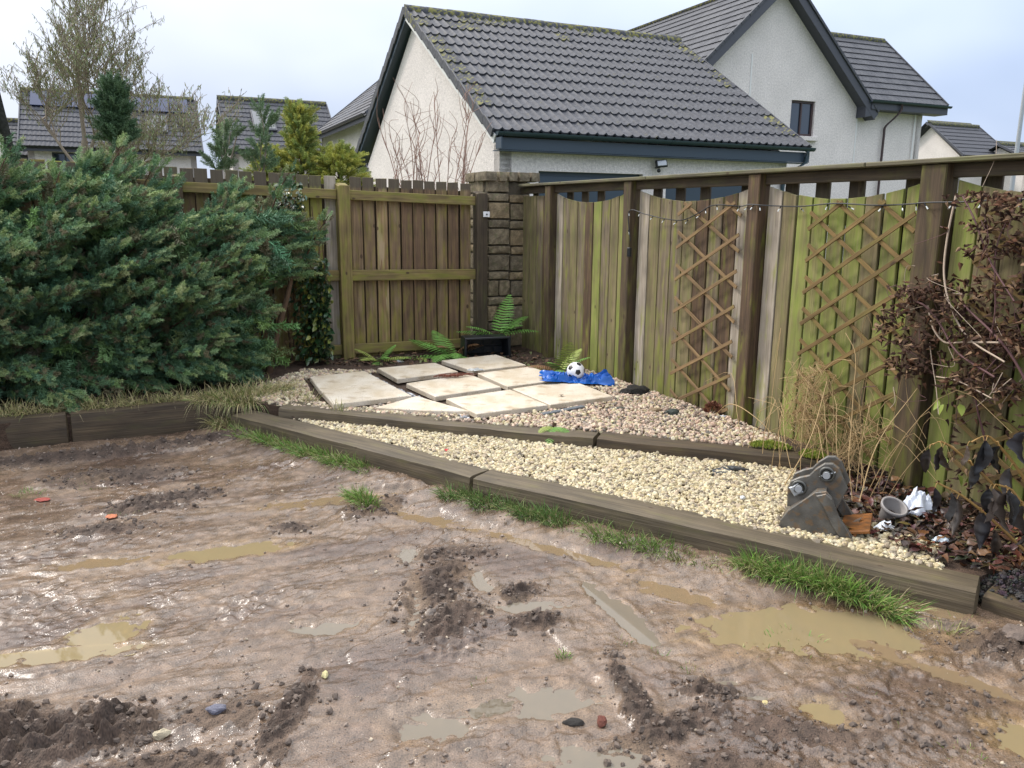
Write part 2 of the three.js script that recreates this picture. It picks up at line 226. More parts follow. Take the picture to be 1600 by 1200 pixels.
function mudH(x, z) {
  let rp = bank(x, z), silt = 0, pale = 0;
  const wx = x + .05 * fbm(x * 3, z * 3, 2), wz = z + .05 * fbm(x * 3 + 9, z * 3 + 4, 2);
  let h = .018 * fbm(x * .9 + 4, z * .9, 3);
  const al = x * .93 - z * .36, ac = x * .36 + z * .93;                          // scrape marks run with the digger's pull
  h += .009 * noise(al * .9 + 3, ac * 7) + .0032 * noise(al * 2.0, ac * 22 + 5) * sstep(-.3, .3, noise(x * 1.5, z * 1.5 + 8)) + .0012 * noise(al * 5, ac * 60);
  const rough = sstep(-.05, .45, fbm(x * 2.1 + 2, z * 2.1 + 6, 3));
  const f1 = noise(wx * 17, wz * 17), f2 = noise(wx * 38 + 5, wz * 38), f3 = noise(x * 85, z * 85);
  h += (.003 + .010 * rough) * f1 + (.002 + .007 * rough) * f2 + (.0012 + .0024 * rough) * f3;
  let clod = 0;
  for (const e of HEAPS) { const d = ell(wx, wz, e); if (d < 1.5) { const m = sstep(1.5, .25, d + .35 * f1); clod = Math.max(clod, m * e[6]); h += e[5] * m * (.35 + .9 * Math.abs(noise(wx * 13, wz * 13)) + .25 * noise(x * 30, z * 30)); } }
  h += clod * (.016 * Math.abs(f1) + .009 * f2 + .003 * f3);
  for (const [x0, z0, x1, z1, d] of STEPS) { const L = Math.hypot(x1 - x0, z1 - z0), tx = (x1 - x0) / L, tz = (z1 - z0) / L; const t = (wx - x0) * tx + (wz - z0) * tz, n = -(wx - x0) * tz + (wz - z0) * tx; const m = sstep(-.05, .05, t) * sstep(L + .05, L - .05, t); if (m > 0) h += m * d * (sstep(-.02, .006, n) * Math.exp(-Math.max(0, n) / .25) - .5 * Math.exp(-Math.abs(n + .015) / .02)); }
  // torn, cracked edges in the smeared clay
  const cr = noise(wx * 2.6 + 5, wz * 3.4), cm = sstep(-.1, .25, noise(x * 1.1 + 30, z * 1.3)); const crack = cm * sstep(.055, .0, Math.abs(cr + .05 * f2)); h += cm * .006 * sstep(-.06, .04, cr) - .008 * crack; clod = Math.max(clod, crack * .42);
  let wet = 0;
  for (const e of POOLS) { const d = ell(wx, wz, e); if (d < 1.7) { const m = sstep(1.35, .45, d + .22 * f1 + .12 * f2); const rim = sstep(1.7, 1.2, d); wet = Math.max(wet, rim); const sm = sstep(1.68, .55, d + .45 * noise(x * 9, z * 9) + .25 * f1); if (e[7] === 'o') silt = Math.max(silt, sm); else if (e[7] === 'b') silt = Math.max(silt, sm * .2); else pale = Math.max(pale, sm); rp = lerp(rp, bank(e[0], e[1]), rim); h = lerp(h, lerp(h * .45 + .003, h * .30 - e[5] * .62 + .004 * f1 + .003 * f2, m), rim); } }
  return [h + rp, clod, wet, rough, silt, pale];
}
const mudTex = tex(1024, 1024, (u, v) => { const n = fbm(u * 12, v * 12, 5, 12, 12), g = noise(u * 160, v * 160, 160, 160), s = sstep(.5, .75, noise(u * 90 + 5, v * 90, 90, 90)), p = sstep(.55, .7, noise(u * 46 + 9, v * 46, 46, 46)); let k = 178 * (1 + .32 * n + .2 * g); let c = [k * 1.02, k * .95, k * .90]; c = mix3(c, [70, 58, 52], s * .6); c = mix3(c, [214, 196, 170], p * .35); return c; });
mudTex.repeat.set(1 / .9, 1 / .9);
const mudRough = tex(512, 512, (u, v) => { const n = fbm(u * 5, v * 5, 5, 5, 5), w = sstep(-.15, .3, n); return [0, 255 * (.20 + .36 * w), 0]; }, false); mudRough.repeat.set(1 / 1.7, 1 / 1.7);
const mudBump = tex(512, 512, (u, v) => g3(128 + 95 * (fbm(u * 20, v * 20, 5, 20, 20) + .5 * noise(u * 110, v * 110, 110, 110))), false); mudBump.repeat.set(2, 2);
MT.mud = new THREE.MeshPhysicalMaterial({ map: mudTex, roughnessMap: mudRough, roughness: 1, bumpMap: mudBump, bumpScale: .004, vertexColors: true, clearcoat: .34, clearcoatRoughness: .26 });   // wet film on the clay
{
  const axis = (segs) => { const o = [segs[0][0]]; for (const [a, b, st] of segs) { const n = Math.max(1, Math.round((b - a) / st)); for (let i = 1; i <= n; i++) o.push(a + (b - a) * i / n); } return o; };
  const xs = axis([[-9, -4.1, .12], [-4.1, -2.1, .014], [-2.1, 2.3, .0088], [2.3, 6, .12]]), zs = axis([[-6.4, -5.9, .05], [-5.9, -3.6, .014], [-3.6, -1.75, .0085], [-1.75, 5, .12]]);
  const nx = xs.length, nz = zs.length, pos = new Float32Array(nx * nz * 3), col = new Float32Array(nx * nz * 3), uv = new Float32Array(nx * nz * 2), idx = [], dug = [], cl = new Float32Array(nx * nz);
  for (let j = 0; j < nz; j++) for (let i = 0; i < nx; i++) {
    const x = xs[i], z = zs[j], k = j * nx + i; const [h, clod, wet, rough, silt, pale] = mudH(x, z);
    cl[k] = clod; pos[k * 3] = x; pos[k * 3 + 1] = h; pos[k * 3 + 2] = z; uv[k * 2] = x; uv[k * 2 + 1] = z;
    // dug soil is darker and purplish, scraped clay paler, silt beside the puddles ochre
    let c = [.355, .288, .22]; const pt = sstep(-.25, .3, fbm(x * 1.1 + 20, z * 1.6 + 3, 4)); c = mix3(c, [.275, .22, .172], pt);
    const al = x * .93 - z * .36, ac = x * .36 + z * .93; const pr = sstep(.02, .36, fbm(al * .8 + 40, ac * 2.6 + 13, 5)); c = mix3(c, [.185, .14, .115], pr * .85); const sk = sstep(.1, .45, noise(al * 1.4 + 6, ac * 11) + .4 * noise(al * 3, ac * 34)); c = mix3(c, [.25, .19, .155], sk * .22);
    c = mix3(c, [.105, .079, .062], clamp(clod * .9)); c = mix3(c, [.36, .28, .18], wet * .35); c = mix3(c, mix3([.30, .215, .115], [.46, .36, .20], sstep(-.3, .35, fbm(x * 5, z * 8, 4))), silt * .92); c = mix3(c, [.34, .29, .235], pale * .7);
    const yl = sstep(.15, .5, fbm(x * 2 + 7, z * 3.1 + 30, 3)); c = mix3(c, [.44, .34, .22], yl * .35);
    const v = 1 + .16 * noise(x * 26, z * 26); col[k * 3] = c[0] * v; col[k * 3 + 1] = c[1] * v; col[k * 3 + 2] = c[2] * v;
  }
  for (let j = 0; j < nz - 1; j++) for (let i = 0; i < nx - 1; i++) { const k = j * nx + i; (cl[k] > .45 ? dug : idx).push(k, k + nx, k + 1, k + 1, k + nx, k + nx + 1); }
  const g = new THREE.BufferGeometry(); g.setAttribute('position', new THREE.BufferAttribute(pos, 3)); g.setAttribute('color', new THREE.BufferAttribute(col, 3)); g.setAttribute('uv', new THREE.BufferAttribute(uv, 2)); g.setIndex(new THREE.BufferAttribute(new Uint32Array(idx.concat(dug)), 1)); g.computeVertexNormals(); const nrm = g.attributes.normal; const g2 = new THREE.BufferGeometry(); { const m = new Map(), P = [], N = [], C = [], U = [], I = []; for (const k of dug) { if (!m.has(k)) { m.set(k, P.length / 3); for (let a = 0; a < 3; a++) { P.push(pos[k * 3 + a]); N.push(nrm.array[k * 3 + a]); C.push(col[k * 3 + a]); } U.push(uv[k * 2], uv[k * 2 + 1]); } I.push(m.get(k)); } g2.setAttribute('position', new THREE.Float32BufferAttribute(P, 3)); g2.setAttribute('normal', new THREE.Float32BufferAttribute(N, 3)); g2.setAttribute('color', new THREE.Float32BufferAttribute(C, 3)); g2.setAttribute('uv', new THREE.Float32BufferAttribute(U, 2)); g2.setIndex(I); } g.setIndex(new THREE.BufferAttribute(new Uint32Array(idx), 1));
  struct('muddy_ground', g, MT.mud); struct('dug_earth', g2, std({ map: mudTex, roughness: .82, bumpMap: mudBump, bumpScale: .008, vertexColors: true }));   // crumbly earth, drier to the eye than the smeared clay
}
stage('mud');
{ // puddles: flat water, the shoreline is where the mud rises through it
  const water = { o: new THREE.MeshPhysicalMaterial({ color: sr(188, 171, 132), transmission: .6, thickness: 0, roughness: .02, ior: 1.33 }), s: new THREE.MeshPhysicalMaterial({ color: sr(186, 176, 158), transmission: .7, thickness: 0, roughness: .02, ior: 1.33 }), b: new THREE.MeshPhysicalMaterial({ color: sr(196, 174, 140), transmission: .7, thickness: 0, roughness: .02, ior: 1.33 }) };
  for (const e of POOLS) {
    const n = 48, ring = 24, pos = [], idx = []; const c = Math.cos(e[4]), s = Math.sin(e[4]);
    for (let k = 0; k <= ring; k++) for (let i = 0; i < n; i++) { const t = i / n * Math.PI * 2, r = (1.30 + .05 * Math.sin(3 * t + e[0] * 9)) * k / ring; const lx = Math.cos(t) * e[2] * r, lz = Math.sin(t) * e[3] * r, x = lx * c + lz * s, z = -lx * s + lz * c; pos.push(x, 0, z); }
    for (let k = 0; k < ring; k++) for (let i = 0; i < n; i++) { const a = k * n + i, b = k * n + (i + 1) % n; idx.push(a, b, a + n, b, b + n, a + n); }
    const m = struct('puddle', rawGeo(pos, idx), water[e[7]]); m.position.set(e[0], bank(e[0], e[1]) - .0045 - (e[5] < .015 ? -.002 : 0), e[1]); m.userData.label = e[6];
  }
}
{ // land beyond the garden, one sheet to the horizon
  const gt = tex(512, 512, (u, v) => { const n = fbm(u * 9, v * 9, 5, 9, 9); return mix3([96, 104, 62], [70, 82, 48], clamp(.5 + n)); });
  const g = new THREE.PlaneGeometry(900, 900, 4, 4); g.rotateX(-Math.PI / 2); g.translate(0, -.14, -200); const uv = g.attributes.uv; for (let i = 0; i < uv.count; i++) uv.setXY(i, uv.getX(i) * 300, uv.getY(i) * 300);
  struct('ground', g, std({ map: gt, roughness: 1 }));
  // soil of the raised beds behind the sleepers
  const bed = (name, pts, y, mat) => { const sh = new THREE.Shape(pts.map(p => new THREE.Vector2(p[0], -p[1]))); const gg = new THREE.ExtrudeGeometry(sh, { depth: .3, bevelEnabled: false }); gg.rotateX(-Math.PI / 2); gg.translate(0, y - .3, 0); return struct(name, boxUV(gg, 'x'), mat); };
  MT.soil = std({ map: mudTex, color: sr(104, 88, 74), bumpMap: mudBump, bumpScale: .012, roughness: .95 });
  bed('patio_bed', [[-2.35, -6.15], [-1.72, -5.86], [-.45, -5.5], [.57, -5.23], [1.64, -4.83], [2.4, -4.2], [2.3, -3.98], onR(2.6, -.1), onR(-3.7, -.1), onL(2.3, -.1), onL(-.9, -.1)], .188, MT.soil);
  bed('shrub_bed', [[-3.9, -5.06], [-3.11, -5.52], [-2.33, -5.92], [-2.0, -6.2], onL(-.4, .1), onL(-.4, -.1), onL(-5, -.1), [-5.9, -4.2]], .185, MT.soil);
  bed('gravel_bed', [[-1.95, -5.75], [-.24, -4.50], [.5, -4.05], [1.33, -3.52], [1.93, -3.14], [2.05, -3.22], [2.35, -3.3], [2.7, -3.4], [2.5, -4.2], [1.66, -4.75], [.53, -5.10], [-.45, -5.45], [-1.6, -5.76]], .122, MT.soil);
}
// ---------- sleepers and paving ----------
function sleeper(name, p0, p1, w, top, h, mat, label, seed, group) {
  const dx = p1[0] - p0[0], dz = p1[1] - p0[1], L = Math.hypot(dx, dz); const g = new THREE.BoxGeometry(L, h, w, Math.round(L / .06), 4, 6).toNonIndexed(); const p = g.attributes.position;
  const r = .007; for (let i = 0; i < p.count; i++) { let x = p.getX(i), y = p.getY(i), z = p.getZ(i); const ey = Math.abs(Math.abs(y) - h / 2) < 1e-4, ez = Math.abs(Math.abs(z) - w / 2) < 1e-4, ex = Math.abs(Math.abs(x) - L / 2) < 1e-4; const wear = 1 + .8 * noise(x * 5 + seed, seed); if (ey && ez) { y -= Math.sign(y) * r * wear * .8; z -= Math.sign(z) * r * wear * .8; } if (ex && (ey || ez)) x -= Math.sign(x) * .01; y += .004 * noise(x * 2.2 + seed, z * 6) + .0018 * noise(x * 14, z * 30 + seed) + .007 * Math.sin(x / L * 3 + seed); z += .004 * noise(x * 2.5 + 7, y * 8 + seed) + .008 * Math.sin(x / L * 2.6 + seed * 2); p.setXYZ(i, x, y, z); }
  const gg = toCreasedNormals(boxUV(g, 'x', 2, .5, seed * .37, seed * .21), .7); const m = single(name, gg, mat, label, 'sleeper', group);
  const ang = Math.atan2(-dz, dx); const nx = dz / L, nz = -dx / L;                        // away from the viewer
  m.position.set((p0[0] + p1[0]) / 2 + nx * w / 2, top - h / 2, (p0[1] + p1[1]) / 2 + nz * w / 2); m.rotation.y = ang; return m;
}
sleeper('timber_sleeper', [-2.09, -5.811], [-.233, -4.381], .21, .14, .19, WD.sleeper, 'flat weathered sleeper with bright grass below its left half', 1, 'sleepers edging the gravel');
sleeper('timber_sleeper', [-.226, -4.376], [1.877, -2.990], .21, .14, .19, WD.sleeper, 'long flat sleeper in front of the pale gravel and digger bucket', 2, 'sleepers edging the gravel');
sleeper('timber_sleeper', [1.925, -3.06], [2.63, -2.31], .22, .095, .16, WD.sleeperOld, 'lower mossy sleeper end at the right edge', 3, 'sleepers edging the gravel');
sleeper('timber_sleeper', [-1.72, -5.745], [.534, -5.014], .25, .205, .2, WD.sleeper, 'upper sleeper running between the paving slabs and the pale gravel', 4, 'sleepers edging the patio');
sleeper('timber_sleeper', [.541, -5.011], [1.80, -4.545], .25, .208, .2, WD.sleeperOld, 'dark upper sleeper holding back the pink gravel', 5, 'sleepers edging the patio');
sleeper('timber_sleeper', [-5.2, -4.47], [-3.122, -5.485], .11, .205, .26, WD.sleeperOld, 'dark upright sleeper at the left edge below the shrub', 6, 'sleepers edging the shrub bed');
sleeper('timber_sleeper', [-3.110, -5.490], [-1.98, -6.03], .11, .215, .26, WD.sleeperOld, 'dark upright sleeper with a yellow scuff below the shrub', 7, 'sleepers edging the shrub bed');
{
  const sl = [
    ['back slab lying in front of the black crate', [[-.666, -7.482], [-.160, -7.819], [.128, -7.290], [-.342, -6.997]], .252, .004],
    ['slab in the back row right of the white weedy joint', [[-1.208, -7.107], [-.720, -7.413], [-.480, -7.000], [-.962, -6.620]], .245, -.006],
    ['middle slab with dead brown fern scraps on its back corner', [[-.870, -6.490], [-.375, -6.900], [-.088, -6.380], [-.587, -6.021]], .24, .003],
    ['slab touching the blue plastic sack', [[-.300, -6.915], [.162, -7.229], [.470, -6.690], [-.035, -6.385]], .246, .005],
    ['front right slab with one dark leaf on it', [[.004, -6.322], [.502, -6.668], [.782, -6.072], [.284, -5.786]], .24, .004],
    ['front middle slab whose corner points at the upper sleeper', [[-.499, -5.959], [-.016, -6.313], [.264, -5.786], [-.245, -5.489]], .236, -.004],
    ['leftmost slab, farther of the two by the dry grass', [[-1.726, -6.739], [-1.306, -7.013], [-1.042, -6.533], [-1.520, -6.225]], .236, .002],
    ['left slab, nearer of the two by the dry grass', [[-1.513, -6.208], [-1.035, -6.519], [-.773, -6.058], [-1.306, -5.735]], .238, -.003],
    ['cut triangular slab half buried in pink gravel', [[-.99, -5.70], [-.737, -6.072], [-.296, -5.600], [-.62, -5.62]], .228, .004],
  ];
  for (const [lab, c, y, tilt] of sl) {
    const cx = c.reduce((s, p) => s + p[0], 0) / 4, cz = c.reduce((s, p) => s + p[1], 0) / 4;
    const g = slab(c.map(p => [p[0] - cx, -(p[1] - cz)]), .042, .005); g.rotateX(-Math.PI / 2);
    const m = single('paving_slab', boxUV(g, 'x', 1.4, 1.4, cx * 3, cz * 5), MT.slab, 'cream stone ' + lab, 'paving slab', 'cream paving slabs'); m.position.set(cx, y, cz); m.rotation.set(tilt, 0, tilt * .7);
  }
}
// ---------- left fence ----------
const bLen = .0;
function boardGeo(w, y0, hl, hr, t, seed, curve = 0) {       // upright board, top edge slanting from hl to hr, ground to top in metres
  const pts = [[-w / 2, y0], [w / 2, y0], [w / 2, hr], [-w / 2, hl]]; const g = slab(pts, t, .003); return boxUV(g, 'y', 2, .5, (seed * .317) % 1, 0);
}
{
  const f = thing('board_fence', 'brown board fence with green rails behind the big conifer shrub', 'fence', [PL[0], 0, PL[1]], TH);
  const r = rng(5); const top = s => 1.945 - .028 * s; const mats = [WD.lbrown, WD.lred, WD.lpale, WD.lgreen];
  const pattern = { 0: 0, 1: 0, 2: 2, 3: 0, 4: 1, 5: 1, 6: 1, 7: 0, 8: 1, 9: 0 }; let k = 0;
  for (let s = .085; s < 1.33; s += .1265, k++) { const h = top(s) + (r() - .5) * .012; part('board', boardGeo(.108, .10, h + (r() - .5) * .006, h + (r() - .5) * .006, .02, r() * 30), mats[pattern[k] ?? 0], f, [s + .02, 0, -.022 - r() * .004], [0, 0, (r() - .5) * .008]); }
  for (let s = -.15, i = 0; s > -4.6; s -= .1265, i++) { const h = top(s) + (r() - .5) * .012; part('board', boardGeo(.108, .10, h, h + (r() - .5) * .006, .02, r() * 30), i < 4 ? [WD.pale, WD.lgreen, WD.lgreen, WD.lpale][i] : mats[Math.floor(r() * 4)], f, [s, 0, -.022 - r() * .004], [0, 0, (r() - .5) * .008]); }
  // dark backing boards of the fence's far side close the gaps between the front boards
  for (let s = -4.55; s < 1.36; s += .1265) part('rear_board', boardGeo(.10, .1, 1.87 - .028 * s, 1.87 - .028 * s, .016, r() * 30), WD.dark, f, [s - .062, 0, -.085]);
  const rails = [[1.729, 1.819, -.03], [.956, 1.06, -.016], [.232, .328, -.01]]; const bays = [[.02, 1.33], [-1.46, -.10], [-2.92, -1.58], [-4.4, -3.04]];
  for (const [x0, x1] of bays) for (const [y0, y1, sl] of rails) { const L = x1 - x0, c = (x0 + x1) / 2; part('rail', boxUV(cbox(L, y1 - y0, .045, .004), 'x', 2, .5, r(), r()), WD.rail, f, [c, (y0 + y1) / 2 + sl * c, .024], [0, 0, sl]); }
  for (const [s, h, w, m] of [[-.04, 1.885, .115, WD.rail], [1.388, 1.835, .12, WD.dark], [-1.52, 1.93, .115, WD.post], [-2.98, 1.98, .115, WD.post]]) {
    const g = slab([[-w / 2, .1], [w / 2, .1], [w / 2, h - .012], [w / 2 - .02, h], [-w / 2 + .02, h], [-w / 2, h - .012]], .12, .005); const p = g.attributes.position; for (let i = 0; i < p.count; i++) if (p.getY(i) > h - .03 && p.getZ(i) > -.04) p.setY(i, p.getY(i) - .022); g.computeVertexNormals();
    part('post', boxUV(g, 'y', 2, .5, s * .7, 0), m, f, [s, 0, .09]);
  }
  const o = onL(1.425, .105); const sw = thing('socket_plate', 'small white square plate fixed to the dark corner post', 'plate', [o[0], 1.60, o[1]], TH); part('plate', cbox(.07, .055, .014, .003), MT.white, sw); part('knob', cyl(.008, .008, .012, 8).rotateX(Math.PI / 2), MT.blackPlastic, sw, [0, 0, .01]);
}
// ---------- stone pillar ----------
{
  const o = onL(1.47, .02); const g = thing('stone_pillar', 'rough stone pillar in the corner between the two fences', 'pillar', [o[0], 0, o[1]], TH); const r = rng(12);
  part('core', cbox(.50, 1.90, .5, .01, .26, .98, -.28), MT.mortar, g);
  function stone(w, h, d, seed) { const q = new THREE.BoxGeometry(w, h, d, 4, 3, 3); const p = q.attributes.position; for (let i = 0; i < p.count; i++) { const x = p.getX(i), y = p.getY(i), z = p.getZ(i); const e = [Math.abs(x) > w * .49, Math.abs(y) > h * .49, Math.abs(z) > d * .49].filter(Boolean).length; const k = e >= 2 ? .007 : 0; const n = .006 * noise(x * 14 + seed, y * 14 + z * 9), n2 = .007 * noise(x * 30 + seed * 2, y * 30 - z * 20); p.setXYZ(i, x - Math.sign(x) * k + n * .4, y - Math.sign(y) * k * .8 + n * .4, z - Math.sign(z) * k + n + n2); } return toCreasedNormals(boxUV(q, 'y', 2.2, 2.2, seed * .31, seed * .17), .9); }
  let y = .12, k = 0; const rows = []; while (y < 1.84) { const h = k % 2 ? .165 : .082; rows.push([y, h]); y += h + .011; k++; }
  for (const [yy, h] of rows) {
    const lw = .255 + (r() - .5) * .03; const two = h > .1 && r() < .35;
    if (two) { part('stone', stone(lw * .48, h, .09, r() * 50), MT.stone[Math.floor(r() * 4)], g, [lw * .24, yy + h / 2, -.02]); part('stone', stone(lw * .48, h, .09, r() * 50), MT.stone[Math.floor(r() * 4)], g, [lw * .75, yy + h / 2, -.02]); }
    else part('stone', stone(lw - .01, h, .09, r() * 50), MT.stone[Math.floor(r() * 4)], g, [lw / 2, yy + h / 2, -.02]);
    if (yy < 1.80) part('stone', stone(.49 - lw - .004, h, .09, r() * 50), MT.stone[Math.floor(r() * 4)], g, [lw + (.49 - lw) / 2 + .005, yy + h / 2 - .012, -.025]);
    part('stone', stone(.09, h, .40, r() * 50), MT.stone[Math.floor(r() * 4)], g, [.03, yy + h / 2, -.29]); part('stone', stone(.09, h, .40, r() * 50), MT.stone[Math.floor(r() * 4)], g, [.47, yy + h / 2, -.29]);
  }
  for (const [x, w] of [[.02, .14], [.155, .10], [.27, .11], [.40, .13], [.53, .11]]) { part('coping_stone', stone(w - .006, .10, .30, r() * 50), MT.stone[3 - Math.floor(r() * 2) * 3], g, [x, 1.985, -.08]); part('coping_stone', stone(w - .006, .10, .26, r() * 50), MT.stone[1], g, [x, 1.985, -.38]); }
}
// ---------- right fence ----------
{
  const PH = -(Math.PI / 2 - TH);
  const f = thing('board_fence', 'tall green stained board fence with scalloped tops and lattice panels', 'fence', [PR[0], 0, PR[1]], PH); const r = rng(8);
  const posts = [-2.88, -1.48, .02, 1.345, 2.75]; const P = 'pale', G = 'grey', B = 'brown', O = 'olive', N = 'green';
  const bays = [[-3.56, -2.94, [O, O, G, B], 0], [-2.82, -1.55, [P, G, O, G, B, N, G, O, N], 1], [-1.40, -.05, [P, O, G, G, O, B, G, B, P], 1], [.09, 1.26, [P, O, N, N, N, N, O, N, N], 1], [1.43, 2.68, [N, O, O, N, G, O, N, O, O], 1], [2.82, 4.0, [N, O, G, N, O, O, N, G], 1]];
  for (const [x0, x1, cols, scal] of bays) {
    const n = cols.length, pitch = (x1 - x0) / n; const sc = u => scal ? 1.715 + .085 * Math.pow(Math.abs(2 * u - 1), 2.0) : 1.79;
    for (let i = 0; i < n; i++) { const w = pitch - .006 - r() * .012, u = (i + .5) / n, hw = .5 / n; part('board', boardGeo(w, .13, sc(u - hw) + (r() - .5) * .004, sc(u + hw) + (r() - .5) * .004, .02, r() * 30), WD[cols[i]], f, [x0 + pitch * (i + .5), 0, -.004 - r() * .006], [0, 0, (r() - .5) * .006]); }
    for (let i = 0; i <= n; i++) { const isStub = scal ? [1, 3, 5, 8].includes(i) : i === 1; part('rear_board', boardGeo(.112, .13, isStub ? 1.83 : 1.66, isStub ? 1.83 : 1.66, .018, r() * 30), WD.dark, f, [x0 + pitch * i, 0, -.075]); }
    for (const y of [.35, 1.05, 1.60]) part('rail', boxUV(cbox(x1 - x0 + .04, .08, .036, .004), 'x', 2, .5, r(), 0), WD.dark, f, [(x0 + x1) / 2, y, -.048]);
    part('top_beam', boxUV(cbox(x1 - x0 + .05, .068, .045, .004), 'x', 2, .5, r(), r()), WD.dark, f, [(x0 + x1) / 2, 1.846, -.01]);
  }
  for (const x of posts) { const w = x > 1 ? .15 : .11; part('post', boxUV(cbox(w, 1.82, .10, .006), 'y', 2, .5, x * .31 + .2, .5), x === .02 ? WD.brown : WD.post, f, [x, .97, .012]); }
  for (const [x0, x1] of [[-3.50, -1.2], [-1.195, .92], [.925, 2.9], [2.905, 4.0]]) part('capping', boxUV(cbox(x1 - x0, .026, .16, .005), 'x', 2, .5, r(), r()), WD.cap, f, [(x0 + x1) / 2, 1.896 - .0, .0]);
  // lattice panels
  function lattice(name, label, x0, x1, y0, y1, rise, pitch, mat, z, phase, skew) {
    const o = onR((x0 + x1) / 2, z); const g = thing(name, label, 'trellis', [o[0], 0, o[1]], PH, 'trellises on the fence'); const w = x1 - x0, seg = (ax, ay, bx, by, dz) => { const L = Math.hypot(bx - ax, by - ay); part('slat', boxUV(cbox(L, .025, .008, .0015), 'x', 2, .5, r(), r()), mat, g, [(ax + bx) / 2, (ay + by) / 2, dz], [0, 0, Math.atan2(by - ay, bx - ax)]); };
    const clip = (h0, sl, dz) => { let ax = -w / 2, bx = w / 2, ay = h0, by = h0 + sl; const m = sl / w; if (m > 0) { if (ay < y0) { ax += (y0 - ay) / m; ay = y0; } if (by > y1) { bx -= (by - y1) / m; by = y1; } } else { if (ay > y1) { ax += (ay - y1) / -m; ay = y1; } if (by < y0) { bx -= (y0 - by) / -m; by = y0; } } if (bx - ax > .08) seg(ax, ay + (r() - .5) * .006, bx, by + (r() - .5) * .006, dz); };
    for (let h = y0 - rise + phase; h < y1; h += pitch) clip(h, rise, .0115);
    for (let h = y0 + phase; h < y1 + rise; h += pitch) clip(h, -rise, .003);
  }
  lattice('trellis', 'tan diamond trellis on the fence beside the football', -.815, -.12, .21, 1.70, .36, .245, WD.lattice, .024, .05, 0);
  lattice('trellis', 'greenish diamond trellis on the middle of the right fence', .50, 1.245, .24, 1.70, .49, .195, WD.latticeGreen, .024, .03, 0);
  lattice('trellis', 'dark diamond trellis behind the dead brown climber', 1.60, 2.62, .3, 1.66, .60, .20, WD.latticeGreen, .024, .1, 0);
}
stage('fences');
// ---------- roof tiles ----------
// one interlocking tile: two rolls across the width, lower edge lifted over the next course; x across, y up the slope, z off the roof
function tileGeo(w, l, th = .018, amp = .02, n = 8) {
  const pos = [], uv = [], idx = []; const prof = u => { const t = (u * 2) % 1; return amp * (t < .62 ? -.15 * Math.sin(t / .62 * Math.PI) : Math.sin((t - .62) / .38 * Math.PI)); };
  const rows = [[0, .034 - th], [0, .034], [l * 1.08, .004]];
  rows.forEach(([y, z], j) => { for (let i = 0; i <= n; i++) { const u = i / n; pos.push(u * w, y, z + prof(Math.min(.9999, u))); uv.push(u * w * 1.5, (y + j * .02) * 1.5); } });
  for (let j = 0; j < 2; j++) for (let i = 0; i < n; i++) { const a = j * (n + 1) + i, b = a + n + 1; idx.push(a, a + 1, b + 1, a, b + 1, b); }
  const g = new THREE.BufferGeometry(); g.setAttribute('position', new THREE.Float32BufferAttribute(pos, 3)); g.setAttribute('uv', new THREE.Float32BufferAttribute(uv, 2)); g.setIndex(idx); return toCreasedNormals(g.toNonIndexed(), .8);
}
function slopeMatrix(origin, ang, ry = 0) { return new THREE.Matrix4().makeTranslation(...origin).multiply(new THREE.Matrix4().makeRotationY(ry)).multiply(new THREE.Matrix4().makeRotationX(ang - Math.PI / 2)).multiply(new THREE.Matrix4()); }
function tileField(w, len, tw, tl, clip, amp = .018) {      // merged tiles over a slope, clipped by a function of tile centre
  const list = []; const nc = Math.round(len / tl), nw = Math.round(w / tw); const base = tileGeo(w / nw, len / nc, .016, amp, 6); const r = rng(nc * 7 + nw);
  for (let j = 0; j < nc; j++) for (let i = 0; i < nw; i++) { const cx = (i + .5) * w / nw, cy = (j + .5) * len / nc; if (clip && !clip(cx, cy)) continue; const g = base.clone(); const uv = g.attributes.uv, ou = r(), ov = r(); for (let q = 0; q < uv.count; q++) uv.setXY(q, uv.getX(q) + ou, uv.getY(q) + ov); g.translate(i * w / nw, j * len / nc, (r() - .5) * .004); list.push(g); }
  return merge(list);
}
function tileParts(parent, M, w, len, tw, tl, mats, keep, amp = .022) {   // single tiles where keep(i, nw) says so, the rest joined
  const nc = Math.round(len / tl), nw = Math.round(w / tw), r = rng(nc * 11 + nw), bases = [0, 1, 2].map(k => { const t = tileGeo(w / nw, len / nc, .018, amp, 6), uv = t.attributes.uv; for (let q = 0; q < uv.count; q++) uv.setXY(q, uv.getX(q) + k * .31, uv.getY(q) + k * .47); return t; }), rest = [];
  for (let j = 0; j < nc; j++) for (let i = 0; i < nw; i++) { const T = M.clone().multiply(new THREE.Matrix4().makeTranslation(i * w / nw, j * len / nc, (r() - .5) * .005)); const b = bases[Math.floor(r() * 3)], mt = mats[Math.floor(r() * mats.length)]; if (keep(i, nw)) { const m = part('roof_tile', b, mt, parent); T.decompose(m.position, m.quaternion, m.scale); } else rest.push(b.clone().applyMatrix4(T)); }
  if (rest.length) part('roof_tiles', merge(rest), mats[0], parent).userData.kind = 'stuff';
}
function wallPoly(pts, t, holes = []) { const sh = new THREE.Shape(pts.map(p => new THREE.Vector2(...p))); for (const h of holes) sh.holes.push(new THREE.Path([[h[0], h[1]], [h[0], h[3]], [h[2], h[3]], [h[2], h[1]]].map(p => new THREE.Vector2(...p)))); const g = new THREE.ExtrudeGeometry(sh, { depth: t, bevelEnabled: false }); g.translate(0, 0, -t); return boxUV(g, 'y'); }
const quad = (a, b, c, d) => { const g = rawGeo([...a, ...b, ...c, ...d], [0, 1, 2, 0, 2, 3]); return boxUV(g, 'y'); };
